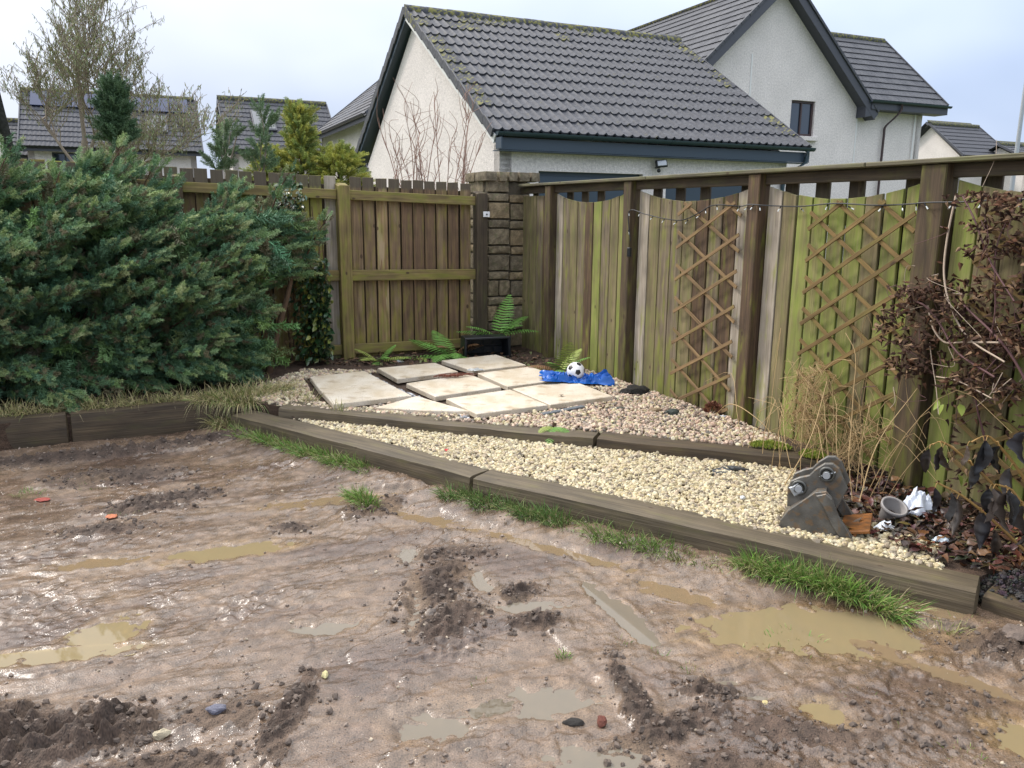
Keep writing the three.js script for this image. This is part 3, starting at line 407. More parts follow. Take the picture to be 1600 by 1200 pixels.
// ---------- garage ----------
{
  const O = [-.293, -12.312], RY = 25 * Math.PI / 180; const g = thing('garage', 'pale harled double garage with dark ridged tile roof and blue trim', 'garage', [O[0], -.1, O[1]], RY); const Y = .1;
  const LEN = 6.12, EAV = 2.72, RID = 5.22, DEP = 4.13, W2 = 7.63; const ang = Math.atan2(RID - EAV, DEP), SL = Math.hypot(RID - EAV, DEP);
  const xw = .16, zw = -.16;
  // walls: front with two door openings, left gable, right gable, rear
  part('front_wall', wallPoly([[xw, 0], [LEN - .35, 0], [LEN - .35, 2.62 + Y], [xw, 2.62 + Y]], .2, [[.82, -.01, 2.73, 2.25 + Y], [3.19, -.01, 5.12, 2.25 + Y]].map(h => [h[0], .01, h[2], h[3]])), MT.harl, g, [0, 0, zw]);
  const gab = wallPoly([[-zw, 0], [7.70, 0], [7.70, 2.62 + Y], [DEP, 5.05 + Y], [-zw, 2.62 + Y]], .2);
  part('gable_wall', gab.clone(), MT.harl, g, [xw + .2, 0, 0], [0, Math.PI / 2, 0]); part('gable_wall', gab, MT.harl, g, [LEN - .35, 0, 0], [0, Math.PI / 2, 0]);
  part('rear_wall', wallPoly([[xw, 0], [LEN - .35, 0], [LEN - .35, 2.6], [xw, 2.6]], .2), MT.harl, g, [0, 0, -7.5]);
  for (const [x0, x1] of [[.82, 2.73], [3.19, 5.12]]) { const d = part('garage_door', boxUV(cbox(x1 - x0, 2.35, .04, .003), 'y'), MT.trim, g, [(x0 + x1) / 2, 1.175, zw - .12]); for (let i = 0; i < 4; i++) part('door_panel', cbox(x1 - x0 - .1, .5, .02, .008), MT.trim, d, [0, -.88 + i * .58, .03]); }
  // roof tiles, front slope: each tile its own piece
  const nC = 12, nW = 19, tw = LEN / nW, tl = SL / nC; const base = [0, 1, 2, 3].map(i => { const t = tileGeo(tw, tl, .03, .036, 8); const uv = t.attributes.uv; for (let q = 0; q < uv.count; q++) uv.setXY(q, uv.getX(q) + i * .27, uv.getY(q) + i * .41); return t; }); const r = rng(31);
  const roof = new THREE.Group(); roof.name = 'roof'; g.add(roof);
  const cs = Math.cos(ang), sn = Math.sin(ang);
  for (let j = 0; j < nC; j++) for (let i = 0; i < nW; i++) { const s = j * tl; const m = part('roof_tile', base[Math.floor(r() * 4)], (j > 9 && r() < .35) || (i === 0 && r() < .6) || (i === nW - 1 && r() < .4) ? MT.tileMoss : MT.tile[Math.floor(r() * 3)], roof, [i * tw + (r() - .5) * .006, EAV + .07 + Y + s * sn + (r() - .5) * .004, -s * cs], [ang - Math.PI / 2, 0, (r() - .5) * .016]); m.rotation.y = (r() - .5) * .012; }
  part('rear_tiles', tileField(LEN, SL, tw, tl), MT.tile[0], roof, [LEN, EAV + .07 + Y, -2 * DEP], [-(ang - Math.PI / 2) - Math.PI, 0, Math.PI]).userData.kind = 'stuff';
  part('roof_deck', quad([.02, EAV + .02 + Y, .02], [LEN - .02, EAV + .02 + Y, .02], [LEN - .02, RID + .02 + Y, -DEP], [.02, RID + .02 + Y, -DEP]), MT.trimGrey, roof); part('roof_deck', quad([.02, RID + .02 + Y, -DEP], [LEN - .02, RID + .02 + Y, -DEP], [LEN - .02, EAV + .02 + Y, -2 * DEP], [.02, EAV + .02 + Y, -2 * DEP]), MT.trimGrey, roof);
  // ridge tiles
  const nr = 15; for (let i = 0; i < nr; i++) { const q = new THREE.CylinderGeometry(.115, .115, LEN / nr + .03, 10, 1, true, -Math.PI / 2, Math.PI); q.rotateZ(Math.PI / 2); q.rotateX(0); const k = part('ridge_tile', boxUV(q, 'x', 1.5, 1.5, r(), r()), MT.ridge, roof, [(i + .5) * LEN / nr, RID + .04 + Y + (r() - .5) * .006, -DEP], [0, 0, (r() - .5) * .012]); k.geometry = toCreasedNormals(k.geometry, .6); k.scale.setScalar(i === nr - 1 ? 1.12 : 1); }
  part('ridge_end', new THREE.CylinderGeometry(.115, .115, .02, 12, 1, false, -Math.PI / 2, Math.PI).rotateZ(Math.PI / 2), MT.ridge, roof, [-.012, RID + .04 + Y, -DEP]);
  // verge units down both edges of the left gable
  for (let j = 0; j < nC; j++) { const s = (j + .5) * tl; for (const k of [0, 1]) { const v = part('verge_tile', boxUV(cbox(.03, tl * .98, .15, .006), 'y', 1.5, 1.5, r(), r()), j > 7 && r() < .5 ? MT.tileMoss : MT.tile[1], roof, [-.022, EAV + .055 + Y + s * sn, k ? -2 * DEP + s * cs : -s * cs], [k ? -(ang - Math.PI / 2) - .07 : ang - Math.PI / 2 + .07, 0, 0]); } }
  for (let j = 0; j < nC; j++) { const s = (j + .5) * tl; part('verge_tile', boxUV(cbox(.03, tl * .98, .12, .006), 'y', 1.5, 1.5, r(), r()), MT.tile[1], roof, [LEN + .02, EAV + .05 + Y + s * sn, -s * cs], [ang - Math.PI / 2, 0, 0]); }
  // bargeboards and sloping soffit of the left gable, deeper on the far slope
  const SLw = SL - .02; for (const k of [0, 1]) { const s = SLw / 2; const y = EAV - .05 + Y + s * sn, z = k ? -2 * DEP + s * cs : -s * cs, rx = k ? -(ang - Math.PI / 2) : ang - Math.PI / 2; part('bargeboard', boxUV(cbox(.022, SLw, .13, .003), 'y'), k ? MT.trim : MT.whiteTrim, g, [.012, y, z], [rx, 0, 0]); part('soffit', boxUV(cbox(.20, SLw, .016, .002), 'y'), MT.trim, g, [.12, y - .05, z + (k ? -.02 : .02)], [rx, 0, 0]); }
  part('soffit', boxUV(cbox(.2, .012, .75, .002), 'x'), MT.trim, g, [.10, 2.60 + Y, -7.95]);
  part('soffit', boxUV(cbox(LEN - .1, .014, .2, .002), 'x'), MT.trim, g, [LEN / 2, EAV - .20 + Y, -.06]);
  part('fascia', boxUV(cbox(LEN - .06, .17, .022, .003), 'x'), MT.trim, g, [LEN / 2, EAV - .105 + Y, .035]);
  part('eave_end', boxUV(slab([[0, 0], [.20, 0], [.20, .16], [0, .16]], .02, .002), 'x'), MT.trim, g, [.012, EAV - .19 + Y, .03], [0, -Math.PI / 2, 0]);
  const gut = new THREE.CylinderGeometry(.06, .06, LEN, 12, 1, true, 0, Math.PI); gut.rotateZ(Math.PI / 2); gut.rotateX(Math.PI / 2); gut.rotateX(-Math.PI / 2 + Math.PI); const gm = part('gutter', boxUV(toCreasedNormals(gut, 1), 'x'), MT.gutter, g, [LEN / 2, EAV + .055 + Y, .10]); gm.material.side = THREE.DoubleSide;
  for (let i = 0; i < 5; i++) part('gutter_joint', new THREE.TorusGeometry(.063, .006, 5, 12, Math.PI).rotateY(Math.PI / 2).rotateX(Math.PI), MT.gutter, gm, [-LEN / 2 + .1 + i * (LEN - .2) / 4, 0, 0]);
  for (const e of [-1, 1]) part('gutter_end', new THREE.CircleGeometry(.06, 14, Math.PI, Math.PI).rotateY(e * Math.PI / 2), MT.gutter, gm, [e * LEN / 2, 0, 0]);
  part('downpipe', tube([[LEN - .14, EAV + .01 + Y, .10], [LEN - .14, EAV - .10 + Y, .10], [LEN - .16, EAV - .20 + Y, .08], [LEN - .36, EAV - .34 + Y, -.06], [LEN - .42, EAV - .42 + Y, -.10], [LEN - .42, .1, -.10]], .036, .036, 10, 40), MT.gutter, g);
  // floodlight
  const lp = new THREE.Group(); const c = Math.cos(RY), s = Math.sin(RY); const fl = thing('floodlight', 'small black floodlight on the garage wall between its doors', 'floodlight', [O[0] + 2.97 * c + zw * s, 2.36, O[1] - 2.97 * s + zw * c], RY);
  part('bracket', cyl(.012, .012, .12, 8).rotateX(Math.PI / 2), MT.blackPlastic, fl, [0, 0, .06]); part('housing', cbox(.19, .12, .05, .01), MT.blackPlastic, fl, [.02, .06, .13], [-.35, -.3, 0]); part('lens', cbox(.15, .085, .01, .003), MT.metalPale, fl, [.014, .068, .158], [-.35, -.3, 0]); part('sensor', new THREE.SphereGeometry(.032, 12, 10), MT.blackPlastic, fl, [-.01, -.05, .11]);
}
stage('garage');
// ---------- house behind the garage ----------
function windowUnit(parent, x0, y0, x1, y1, z, frameMat, glassMat, mull = 1) {
  const w = x1 - x0, h = y1 - y0; const fr = part('window', merge([cbox(w, .07, .08, .006, 0, h / 2 - .035, 0), cbox(w, .07, .08, .006, 0, -h / 2 + .035, 0), cbox(.07, h - .14, .08, .006, -w / 2 + .035, 0, 0), cbox(.07, h - .14, .08, .006, w / 2 - .035, 0, 0)].concat(mull ? [cbox(.06, h - .14, .08, .006, 0, 0, 0)] : [])), frameMat, parent, [(x0 + x1) / 2, (y0 + y1) / 2, z]);
  const n = mull ? 2 : 1; for (let i = 0; i < n; i++) part('pane', cbox((w - .14) / n - .02, h - .14, .012, .001), glassMat, fr, [n === 2 ? (i ? 1 : -1) * (w - .1) / 4 : 0, 0, -.01]); return fr;
}
{
  const RY = 24 * Math.PI / 180, O = [11.506, -27.12]; const g = thing('house', 'tall harled house with steep gable and small dark window beyond the garage', 'house', [O[0], 0, O[1]], RY); const fr = std({ color: sr(62, 46, 46), roughness: .5 });
  const AX = -3.8, AY = 8.55, EY = 5.05, XL = -7.6; const sl = (AY - EY) / (-AX); const D = 18;
  part('gable_wall', wallPoly([[XL + .1, 0], [-.30, 0], [-.30, EY - .05], [AX, AY - .18], [XL + .1, EY - .05]], .25, [[-3.06, 4.05, -2.10, 5.10]]), MT.harl, g, [0, 0, -.35]);
  part('wing_wall', wallPoly([[-.30, 0], [2.70, 0], [2.70, 5.0], [-.30, 5.0]], .25), MT.harl, g, [0, 0, -.40]);
  part('side_wall', wallPoly([[0, 0], [5.5, 0], [5.5, 5.0], [2.8, 7.5], [0, 5.0]], .25), MT.harl, g, [2.70, 0, -.40], [0, Math.PI / 2, 0]); part('side_wall', wallPoly([[0, 0], [D, 0], [D, 5.0], [0, 5.0]], .25), MT.harl, g, [XL + .35, 0, -.4], [0, Math.PI / 2, 0]);
  for (const x of [-.30, -4.7, 2.3]) part('render_joint', cbox(.05, 6, .012, .002), MT.whiteTrim, g, [x, x < -1 ? 3.3 : 2.0, -.343]);
  windowUnit(g, -3.06, 4.05, -2.10, 5.10, -.46, fr, MT.glass); part('sill', cbox(1.14, .13, .16, .01), MT.harl, g, [-2.55, 3.97, -.30]);
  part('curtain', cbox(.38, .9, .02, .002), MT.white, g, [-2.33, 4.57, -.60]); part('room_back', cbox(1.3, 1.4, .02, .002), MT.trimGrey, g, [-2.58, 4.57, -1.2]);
  const ang = Math.atan(sl), SL = Math.hypot(AX, AY - EY) + .25; const roof = new THREE.Group(); roof.name = 'roof'; g.add(roof);
  // main roof: ridge runs away from the viewer; left and right slopes
  tileParts(roof, new THREE.Matrix4().makeBasis(V(0, 0, 1), V(Math.cos(ang), Math.sin(ang), 0), V(-Math.sin(ang), Math.cos(ang), 0)).setPosition(AX - Math.cos(ang) * SL, AY - Math.sin(ang) * SL, -D), D, SL, .33, .34, [MT.tileFar, MT.tile[0], MT.tile[2]], (i, n) => i >= n - 10);
  const fieldR = tileField(D, SL, .33, .34, null, .022); fieldR.applyMatrix4(new THREE.Matrix4().makeBasis(V(0, 0, -1), V(-Math.cos(ang), Math.sin(ang), 0), V(Math.sin(ang), Math.cos(ang), 0))); part('roof_tiles', fieldR, MT.tileFar, roof, [AX + Math.cos(ang) * SL, AY - Math.sin(ang) * SL, 0]).userData.kind = 'stuff';
  for (let i = 0; i < 42; i++) { const q = new THREE.CylinderGeometry(.13, .13, .45, 8, 1, true, -Math.PI / 2, Math.PI); q.rotateX(Math.PI / 2); part('ridge_tile', boxUV(q, 'z', 1.5, 1.5, i * .3, 0), MT.ridge, roof, [AX, AY + .03, -.2 - i * .42]); }
  for (const s of [-1, 1]) { const cx = AX + s * Math.cos(ang) * SL / 2, cy = AY - Math.sin(ang) * SL / 2; part('bargeboard', boxUV(cbox(SL, .26, .03, .004), 'x'), MT.trimGrey, g, [cx - s * .06, cy - .15, .02], [0, 0, -s * ang]); part('soffit', boxUV(cbox(SL, .02, .42, .003), 'x'), MT.trimGrey, g, [cx - s * .1, cy - .24, -.18], [0, 0, -s * ang]); for (let j = 0; j < 14; j++) part('verge_tile', boxUV(cbox(SL / 14 * .98, .08, .10, .008), 'x', 1.5, 1.5, j * .3, 0), MT.tile[0], roof, [AX + s * Math.cos(ang) * SL * (j + .5) / 14, AY - Math.sin(ang) * SL * (j + .5) / 14 + .0, .03], [0, 0, -s * ang]); }
  part('eave_box', boxUV(slab([[-.42, -.38], [0, -.30], [.05, 0], [-.30, .25], [-.42, .25]], .4, .004), 'x'), MT.trimGrey, g, [.06, EY + .02, .03]);
  // wing roof: slope facing the viewer
  const WR = 7.74, WD2 = 2.9, WE = 5.22, wa = Math.atan2(WR - WE, WD2), WL = Math.hypot(WR - WE, WD2); tileParts(roof, new THREE.Matrix4().makeRotationX(wa - Math.PI / 2).setPosition(-.3, WE, .05), 3.6, WL, .33, .36, [MT.tileFar, MT.tile[0], MT.tile[2]], () => true);
  part('roof_deck', quad([-.2, WE - .03, 0], [3.3, WE - .03, 0], [3.3, WR - .03, -WD2], [-.2, WR - .03, -WD2]), MT.trimGrey, roof); part('roof_deck', quad([-.2, WR - .03, -WD2], [3.3, WR - .03, -WD2], [3.3, WE - .03, -2 * WD2], [-.2, WE - .03, -2 * WD2]), MT.trimGrey, roof);
  for (let i = 0; i < 8; i++) { const q = new THREE.CylinderGeometry(.12, .12, .44, 8, 1, true, -Math.PI / 2, Math.PI); q.rotateZ(Math.PI / 2); part('ridge_tile', boxUV(q, 'x', 1.5, 1.5, i * .4, 0), MT.ridge, roof, [.1 + i * .42, WR + .02, -WD2]); }
  part('verge_board', boxUV(cbox(.04, WL, .1, .004), 'y'), MT.tile[0], roof, [3.31, (WE + WR) / 2 + .02, .05 - WD2 / 2], [wa - Math.PI / 2, 0, 0]);
  part('fascia', boxUV(cbox(3.45, .24, .03, .004), 'x'), MT.trimGrey, g, [1.58, WE - .14, .05]); part('soffit', boxUV(cbox(3.45, .02, .5, .003), 'x'), MT.trimGrey, g, [1.58, WE - .27, -.18]);
  const q = new THREE.CylinderGeometry(.07, .07, 3.6, 10, 1, true, 0, Math.PI); q.rotateZ(Math.PI / 2); q.rotateX(Math.PI); part('gutter', toCreasedNormals(q.toNonIndexed(), 1), MT.gutter, g, [1.56, WE - .01, .12]);
  part('downpipe', tube([[1.10, WE - .05, .12], [1.10, WE - .25, .12], [1.06, WE - .45, -.05], [.92, WE - .75, -.30], [.90, WE - 1.0, -.30], [.90, .2, -.30]], .04, .04, 8, 30), fr, g);
}
stage('house');
// ---------- houses farther off ----------
function farHouse(name, label, x, z, ry, w, eave, ridge, half, o = {}) {
  const g = thing(name, label, 'house', [x, 0, z], ry); const ang = Math.atan2(ridge - eave, half), SL = Math.hypot(half, ridge - eave);
  part('front_wall', wallPoly([[.3, 0], [w - .3, 0], [w - .3, eave], [.3, eave]], .25, (o.wins || []).map(q => [q[0], q[1], q[2], q[3]])), MT.harl, g, [0, 0, -.35]);
  for (const xx of [.55, w - .3]) part('gable_wall', wallPoly([[.35, 0], [2 * half - .35, 0], [2 * half - .35, eave], [half, ridge - .15], [.35, eave]], .25), MT.harl, g, [xx, 0, 0], [0, Math.PI / 2, 0]);
  for (const q of o.wins || []) { windowUnit(g, q[0], q[1], q[2], q[3], -.46, o.frame || MT.trimGrey, MT.glass); }
  const roof = new THREE.Group(); roof.name = 'roof'; g.add(roof);
  const f = tileField(w, SL, .34, .36, null, .026); f.rotateX(ang - Math.PI / 2); part("roof_tiles", f, MT.tileFar, roof, [0, eave, .1]).userData.kind = 'stuff';
  part('rear_slope', quad([0, ridge, .1 - half], [w, ridge, .1 - half], [w, eave, .1 - 2 * half], [0, eave, .1 - 2 * half]), MT.tileFar, roof);
  for (let i = 0; i < w / .45 - .5; i++) { const q = new THREE.CylinderGeometry(.13, .13, .46, 8, 1, true, -Math.PI / 2, Math.PI); q.rotateZ(Math.PI / 2); part('ridge_tile', boxUV(q, 'x', 1.5, 1.5, i * .4, 0), MT.ridge, roof, [.23 + i * .45, ridge + .03, .1 - half]); }
  part('fascia', cbox(w, .2, .03, .004), MT.trimGrey, g, [w / 2, eave - .1, .08]); const q = new THREE.CylinderGeometry(.07, .07, w, 8, 1, true, 0, Math.PI); q.rotateZ(Math.PI / 2); q.rotateX(Math.PI); part('gutter', toCreasedNormals(q.toNonIndexed(), 1), MT.blackPlastic, g, [w / 2, eave, .16]);
  for (const xx of [.02, w - .02]) part('verge_board', cbox(.05, SL, .12, .004), MT.trimGrey, roof, [xx, (eave + ridge) / 2, .1 - half / 2], [ang - Math.PI / 2, 0, 0]);
  const onSlope = (nm, x0, x1, s0, s1, mat, th, parent) => part(nm, cbox(x1 - x0, (s1 - s0) * SL, th, .01), mat, parent || roof, [(x0 + x1) / 2, eave + (s0 + s1) / 2 * (ridge - eave) + .09 * Math.cos(ang), .1 - (s0 + s1) / 2 * half + .09 * Math.sin(ang)], [ang - Math.PI / 2, 0, 0]);
  for (const q of o.sky || []) { onSlope('skylight', q[0], q[1], q[2], q[3], MT.trimGrey, .06); onSlope('skylight_glass', q[0] + .06, q[1] - .06, q[2] + .02, q[3] - .02, MT.glass, .09); }
  if (o.solar) for (let i = 0; i < o.solar[4]; i++) { const ww = (o.solar[1] - o.solar[0]) / o.solar[4]; onSlope('solar_panel', o.solar[0] + i * ww + .01, o.solar[0] + (i + 1) * ww - .01, o.solar[2], o.solar[3], std({ color: sr(44, 54, 82), roughness: .12, metalness: .2 }), .05); }
  return g;
}
{
  const R24 = 24 * Math.PI / 180;
  farHouse('far_house', 'far house with solar panels along its roof behind the willow', -20.77, -35.03, R24, 7.3, 4.2, 6.75, 3, { solar: [.4, 6.9, .70, .97, 8], sky: [[5.0, 5.9, .30, .62]], wins: [[1.2, 2.9, 2.2, 4.0]] });
  farHouse('far_house', 'low grey roofed wing at the left of the solar panel house', -22.6, -36.2, R24, 1.7, 3.9, 5.5, 2.2);
  farHouse('far_house', 'far house with one pale skylight behind the yellow conifer', -12.4, -36, R24, 5.0, 4.2, 6.6, 3, { sky: [[1.35, 2.35, .36, .76]] });
  farHouse('far_house', 'house whose dark roof meets the left edge of the garage', -8.2, -34, R24 - Math.PI / 2, 9.5, 4.5, 7.4, 3.6, { wins: [[4.3, 2.4, 5.2, 3.9], [6.8, 2.4, 7.8, 3.9]] });
  farHouse('far_house', 'house cut off by the left edge with only its roof corner showing', -22.9, -21.6, R24, 8, 3.35, 6.0, 3);
  farHouse('far_house', 'pale gabled house farthest right behind the tall house', 24.6, -46, R24, 4.2, 4.9, 6.75, 2.4, { });
  farHouse('far_house', 'second pale gabled house beyond the right fence', 27.0, -51, R24, 4.2, 5.2, 7.4, 2.6);
  farHouse('far_house', 'low dark roofed house nearest the lamp post', 27.9, -45.0, R24, 8, 4.5, 5.55, 2.2);
  farHouse('far_house', 'distant roof right of the second pale gabled house', 33.5, -60, R24, 9, 5.2, 7.2, 3);
  const g = thing('lamp_post', 'pale grey street lamp post at the right edge', 'lamp post', [18.0, 0, -30]);
  part('pole', new THREE.CylinderGeometry(.06, .085, 7.2, 12), MT.metalPale, g, [0, 3.6, 0]); part('arm', tube([[0, 7.1, 0], [.1, 7.35, 0], [.5, 7.45, 0]], .05, .04, 8), MT.metalPale, g); part('lantern', cbox(.55, .10, .22, .03), MT.metalPale, g, [.75, 7.44, 0]);
}
stage('far');
// ---------- plant helpers ----------
// a flat ribbon leaf from a to b with given width, pointed at the tip, slightly cupped
function pushBlade(P, I, C, a, dir, up, L, w, droop, seg, col, tip) {
  const side = new THREE.Vector3().crossVectors(dir, up).normalize(); const base = P.length / 3;
  for (let i = 0; i <= seg; i++) { const t = i / seg; const ww = w * (1 - t * t) * (t < .1 ? .7 : 1); const x = a.x + dir.x * L * t, y = a.y + dir.y * L * t - droop * L * t * t, z = a.z + dir.z * L * t; P.push(x - side.x * ww / 2, y - side.y * ww / 2, z - side.z * ww / 2, x + side.x * ww / 2, y + side.y * ww / 2, z + side.z * ww / 2); if (C) { const c = tip ? mix3(col, tip, t) : col; C.push(...c, ...c); } }
  for (let i = 0; i < seg; i++) { const k = base + i * 2; I.push(k, k + 1, k + 2, k + 1, k + 3, k + 2); }
}
const rdir = (r) => { const z = r() * 2 - 1, t = r() * 6.283, s = Math.sqrt(1 - z * z); return V(s * Math.cos(t), z, s * Math.sin(t)); };
function qAlong(dir, roll) { const q = new THREE.Quaternion().setFromUnitVectors(V(0, 1, 0), dir.clone().normalize()); return q.multiply(new THREE.Quaternion().setFromAxisAngle(V(0, 1, 0), roll)); }
// feathery conifer spray, about 1 unit long along +y
function sprayGeo(seed, fine = 1) {
  const r = rng(seed), P = [], I = []; const stem = t => V(.10 * Math.sin(t * 2 + seed), t, .16 * t * t);
  const n = 11; pushBlade(P, I, null, V(0, 0, 0), V(0, 1, .05).normalize(), V(1, 0, 0), 1, .035, -.1, 3, null);
  for (let i = 0; i < n; i++) for (const s of [-1, 1, 0]) {
    const t = .04 + i / n * .94, a = stem(t); const L = (.40 * (1 - t * .72)) * (.7 + .5 * r()); const d = V(s * (.9 + .2 * r()) + (s ? 0 : (r() - .5)), .75 + r() * .4, (s ? (r() - .5) * .7 : .8)).normalize();
    pushBlade(P, I, null, a, d, rdir(r), L, .06, .12, 2, null);
    for (let k = 0; k < 5 * fine; k++) { const q = a.clone().addScaledVector(d, L * (.15 + .8 * r())); const dd = d.clone().addScaledVector(rdir(r), .95).normalize(); pushBlade(P, I, null, q, dd, rdir(r), .10 + .10 * r(), .05, .1, 1, null); }
  }
  return rawGeo(P, I);
}
MT.foliage = std({ color: 0xffffff, roughness: .62, side: THREE.DoubleSide });
MT.bark = std({ color: sr(92, 72, 54), roughness: .95, bumpMap: mudBump, bumpScale: .004 });
MT.barkPale = std({ color: sr(138, 126, 110), roughness: .9 });
// a conifer branch: woody axis with sprays round its outer part
function plume(list, r, p0, p1, sag, n, size, cols, spread, tipCol) {
  const d = p1.clone().sub(p0), L = d.length(); const pts = []; for (let i = 0; i <= 4; i++) { const t = i / 4; pts.push(p0.clone().addScaledVector(d, t).add(V(0, sag * 4 * t * (1 - t), 0))); }
  const at = t => { const k = Math.min(3.999, t * 4), i = Math.floor(k); return pts[i].clone().lerp(pts[i + 1], k - i); };
  for (let i = 0; i < n; i++) { const t = .30 + .70 * Math.pow((i + r()) / n, .8); const p = at(t), tan = at(Math.min(1, t + .03)).sub(at(t - .03)).normalize(); const o = rdir(r); o.y *= .55; const dir = tan.clone().addScaledVector(o, spread * (1.15 - t * .65)).normalize(); const s = size * (.65 + .6 * r()) * (1.1 - .25 * t); const tip = t > .86 && r() < .32; const c = tip ? tipCol[Math.floor(r() * tipCol.length)] : cols[Math.floor(r() * cols.length)]; const k = .8 + .4 * r(); list.push({ p: [p.x + o.x * .05, p.y + o.y * .04, p.z + o.z * .05], q: qAlong(dir, r() * 6.28), s: [s, s * (tip ? 1.25 : 1), s], c: c.map(x => x * k) }); }
  return pts;
}
// ---------- the big juniper ----------
{
  const r = rng(101); const o = onL(-2.2, .75); const g = thing('juniper_shrub', 'huge feathery blue green conifer shrub spilling over the left fence', 'shrub', [0, 0, 0]);
  const cols = [[.12, .225, .10], [.10, .20, .105], [.15, .25, .095], [.11, .22, .12], [.165, .26, .09], [.085, .17, .08], [.17, .15, .08]], tips = [[.31, .40, .16], [.25, .36, .17], [.34, .39, .18]];
  const list = [], wood = [];
  // profile in bed coordinates: s along the fence, d towards the viewer, h up
  const B = (s, d, h) => { const q = onL(s, d); return V(q[0], h, q[1]); };
  const topAt = s => { const u = s; return 1.93 - .20 * sstep(-2.65, -2.9, u) + .16 * Math.sin(u * 2.1 + 1) + .10 * Math.sin(u * 5.3) - .45 * sstep(-1.0, -.5, u) - .40 * Math.exp(-Math.pow((u + 2.42) / .24, 2)) - .12 * Math.exp(-Math.pow((u + 1.55) / .2, 2)); };
  const N = 420;
  for (let i = 0; i < N; i++) {
    const s = -4.7 + 3.72 * ((i + r()) / N), end = sstep(-1.5, -.8, s); const phi = Math.pow(r(), .85) * 2.05 - .12;       // 0 = out to the viewer, pi/2 = up
    const top = topAt(s); const hc = .62, R1 = 1.02 - .42 * end, R2 = top - hc - .12; const bump = 1 + .12 * Math.sin(s * 7 + phi * 5) + .16 * (r() - .5) + .22 * noise(s * 2.6, phi * 2.6);
    const dd = .42 + Math.cos(phi) * R1 * bump * (phi < .35 ? .74 : 1), hh = hc + Math.sin(phi) * R2 * bump - (phi < .2 ? .16 * (1 - phi / .2) : 0);
    const tgt = B(s + .30 * (r() - .25) - .08 * end, dd, Math.max(.26, hh - (phi < .3 ? .12 : 0))); const root = B(s - .32 - .25 * r(), .38 + .2 * r(), clamp(hh - .55, .25, 1.3) + (r() - .5) * .2);
    const pts = plume(list, r, root, tgt, .05 + .05 * r(), 58, .112, cols, .66, tips); wood.push(tube(pts, .011, .004, 4, 4));
  }
  for (let i = 0; i < 34; i++) { const h = 1.0 + .55 * r(); const a = B(-1.2 - .2 * r(), .35 + .2 * r(), h - .25), b = B(-.68 + .22 * r(), .25 + .35 * r(), h + .05); wood.push(tube(plume(list, r, a, b, .07, 34, .13, cols, .6, tips), .009, .004, 4, 4)); }
  for (let i = 0; i < 16; i++) { const s = -4.5 + 4.0 * ((i + r()) / 16); const a = B(s, .35 + .3 * r(), topAt(s) - .35), b = B(s + .25 * r() + .08, .3 + .5 * r(), topAt(s) + .05 + .18 * r()); wood.push(tube(plume(list, r, a, b, .04, 16, .12, cols, .7, tips), .009, .004, 4, 4)); }
  for (let i = 0; i < 1800; i++) { const s = -4.7 + 3.8 * r(), h = .25 + r() * (topAt(s) - .55), d = .15 + r() * .75; const p = B(s, d, h); list.push({ p: [p.x, p.y, p.z], q: qAlong(rdir(r), r() * 6.28), s: .22 + .1 * r(), c: cols[Math.floor(r() * 7)].map(x => x * (.85 + .3 * r())) }); }
  for (let i = 0; i < 7; i++) { const s = -4.2 + i * .55, p = B(s, .5, .1); wood.push(tube([p, B(s + .1, .48, .5), B(s + .25, .5, 1.0), B(s + .3, .5, 1.4)], .04, .012, 6)); }
  const half = Math.ceil(list.length / 3); [41, 42, 43].forEach((sd, k) => inst('foliage', sprayGeo(sd), MT.foliage, list.slice(k * half, (k + 1) * half).length ? list.filter((_, i) => i % 3 === k) : [], g));
  const b = part('branches', merge(wood), MT.bark, g); b.userData.kind = 'stuff';
  console.log('juniper sprays', list.length);
}
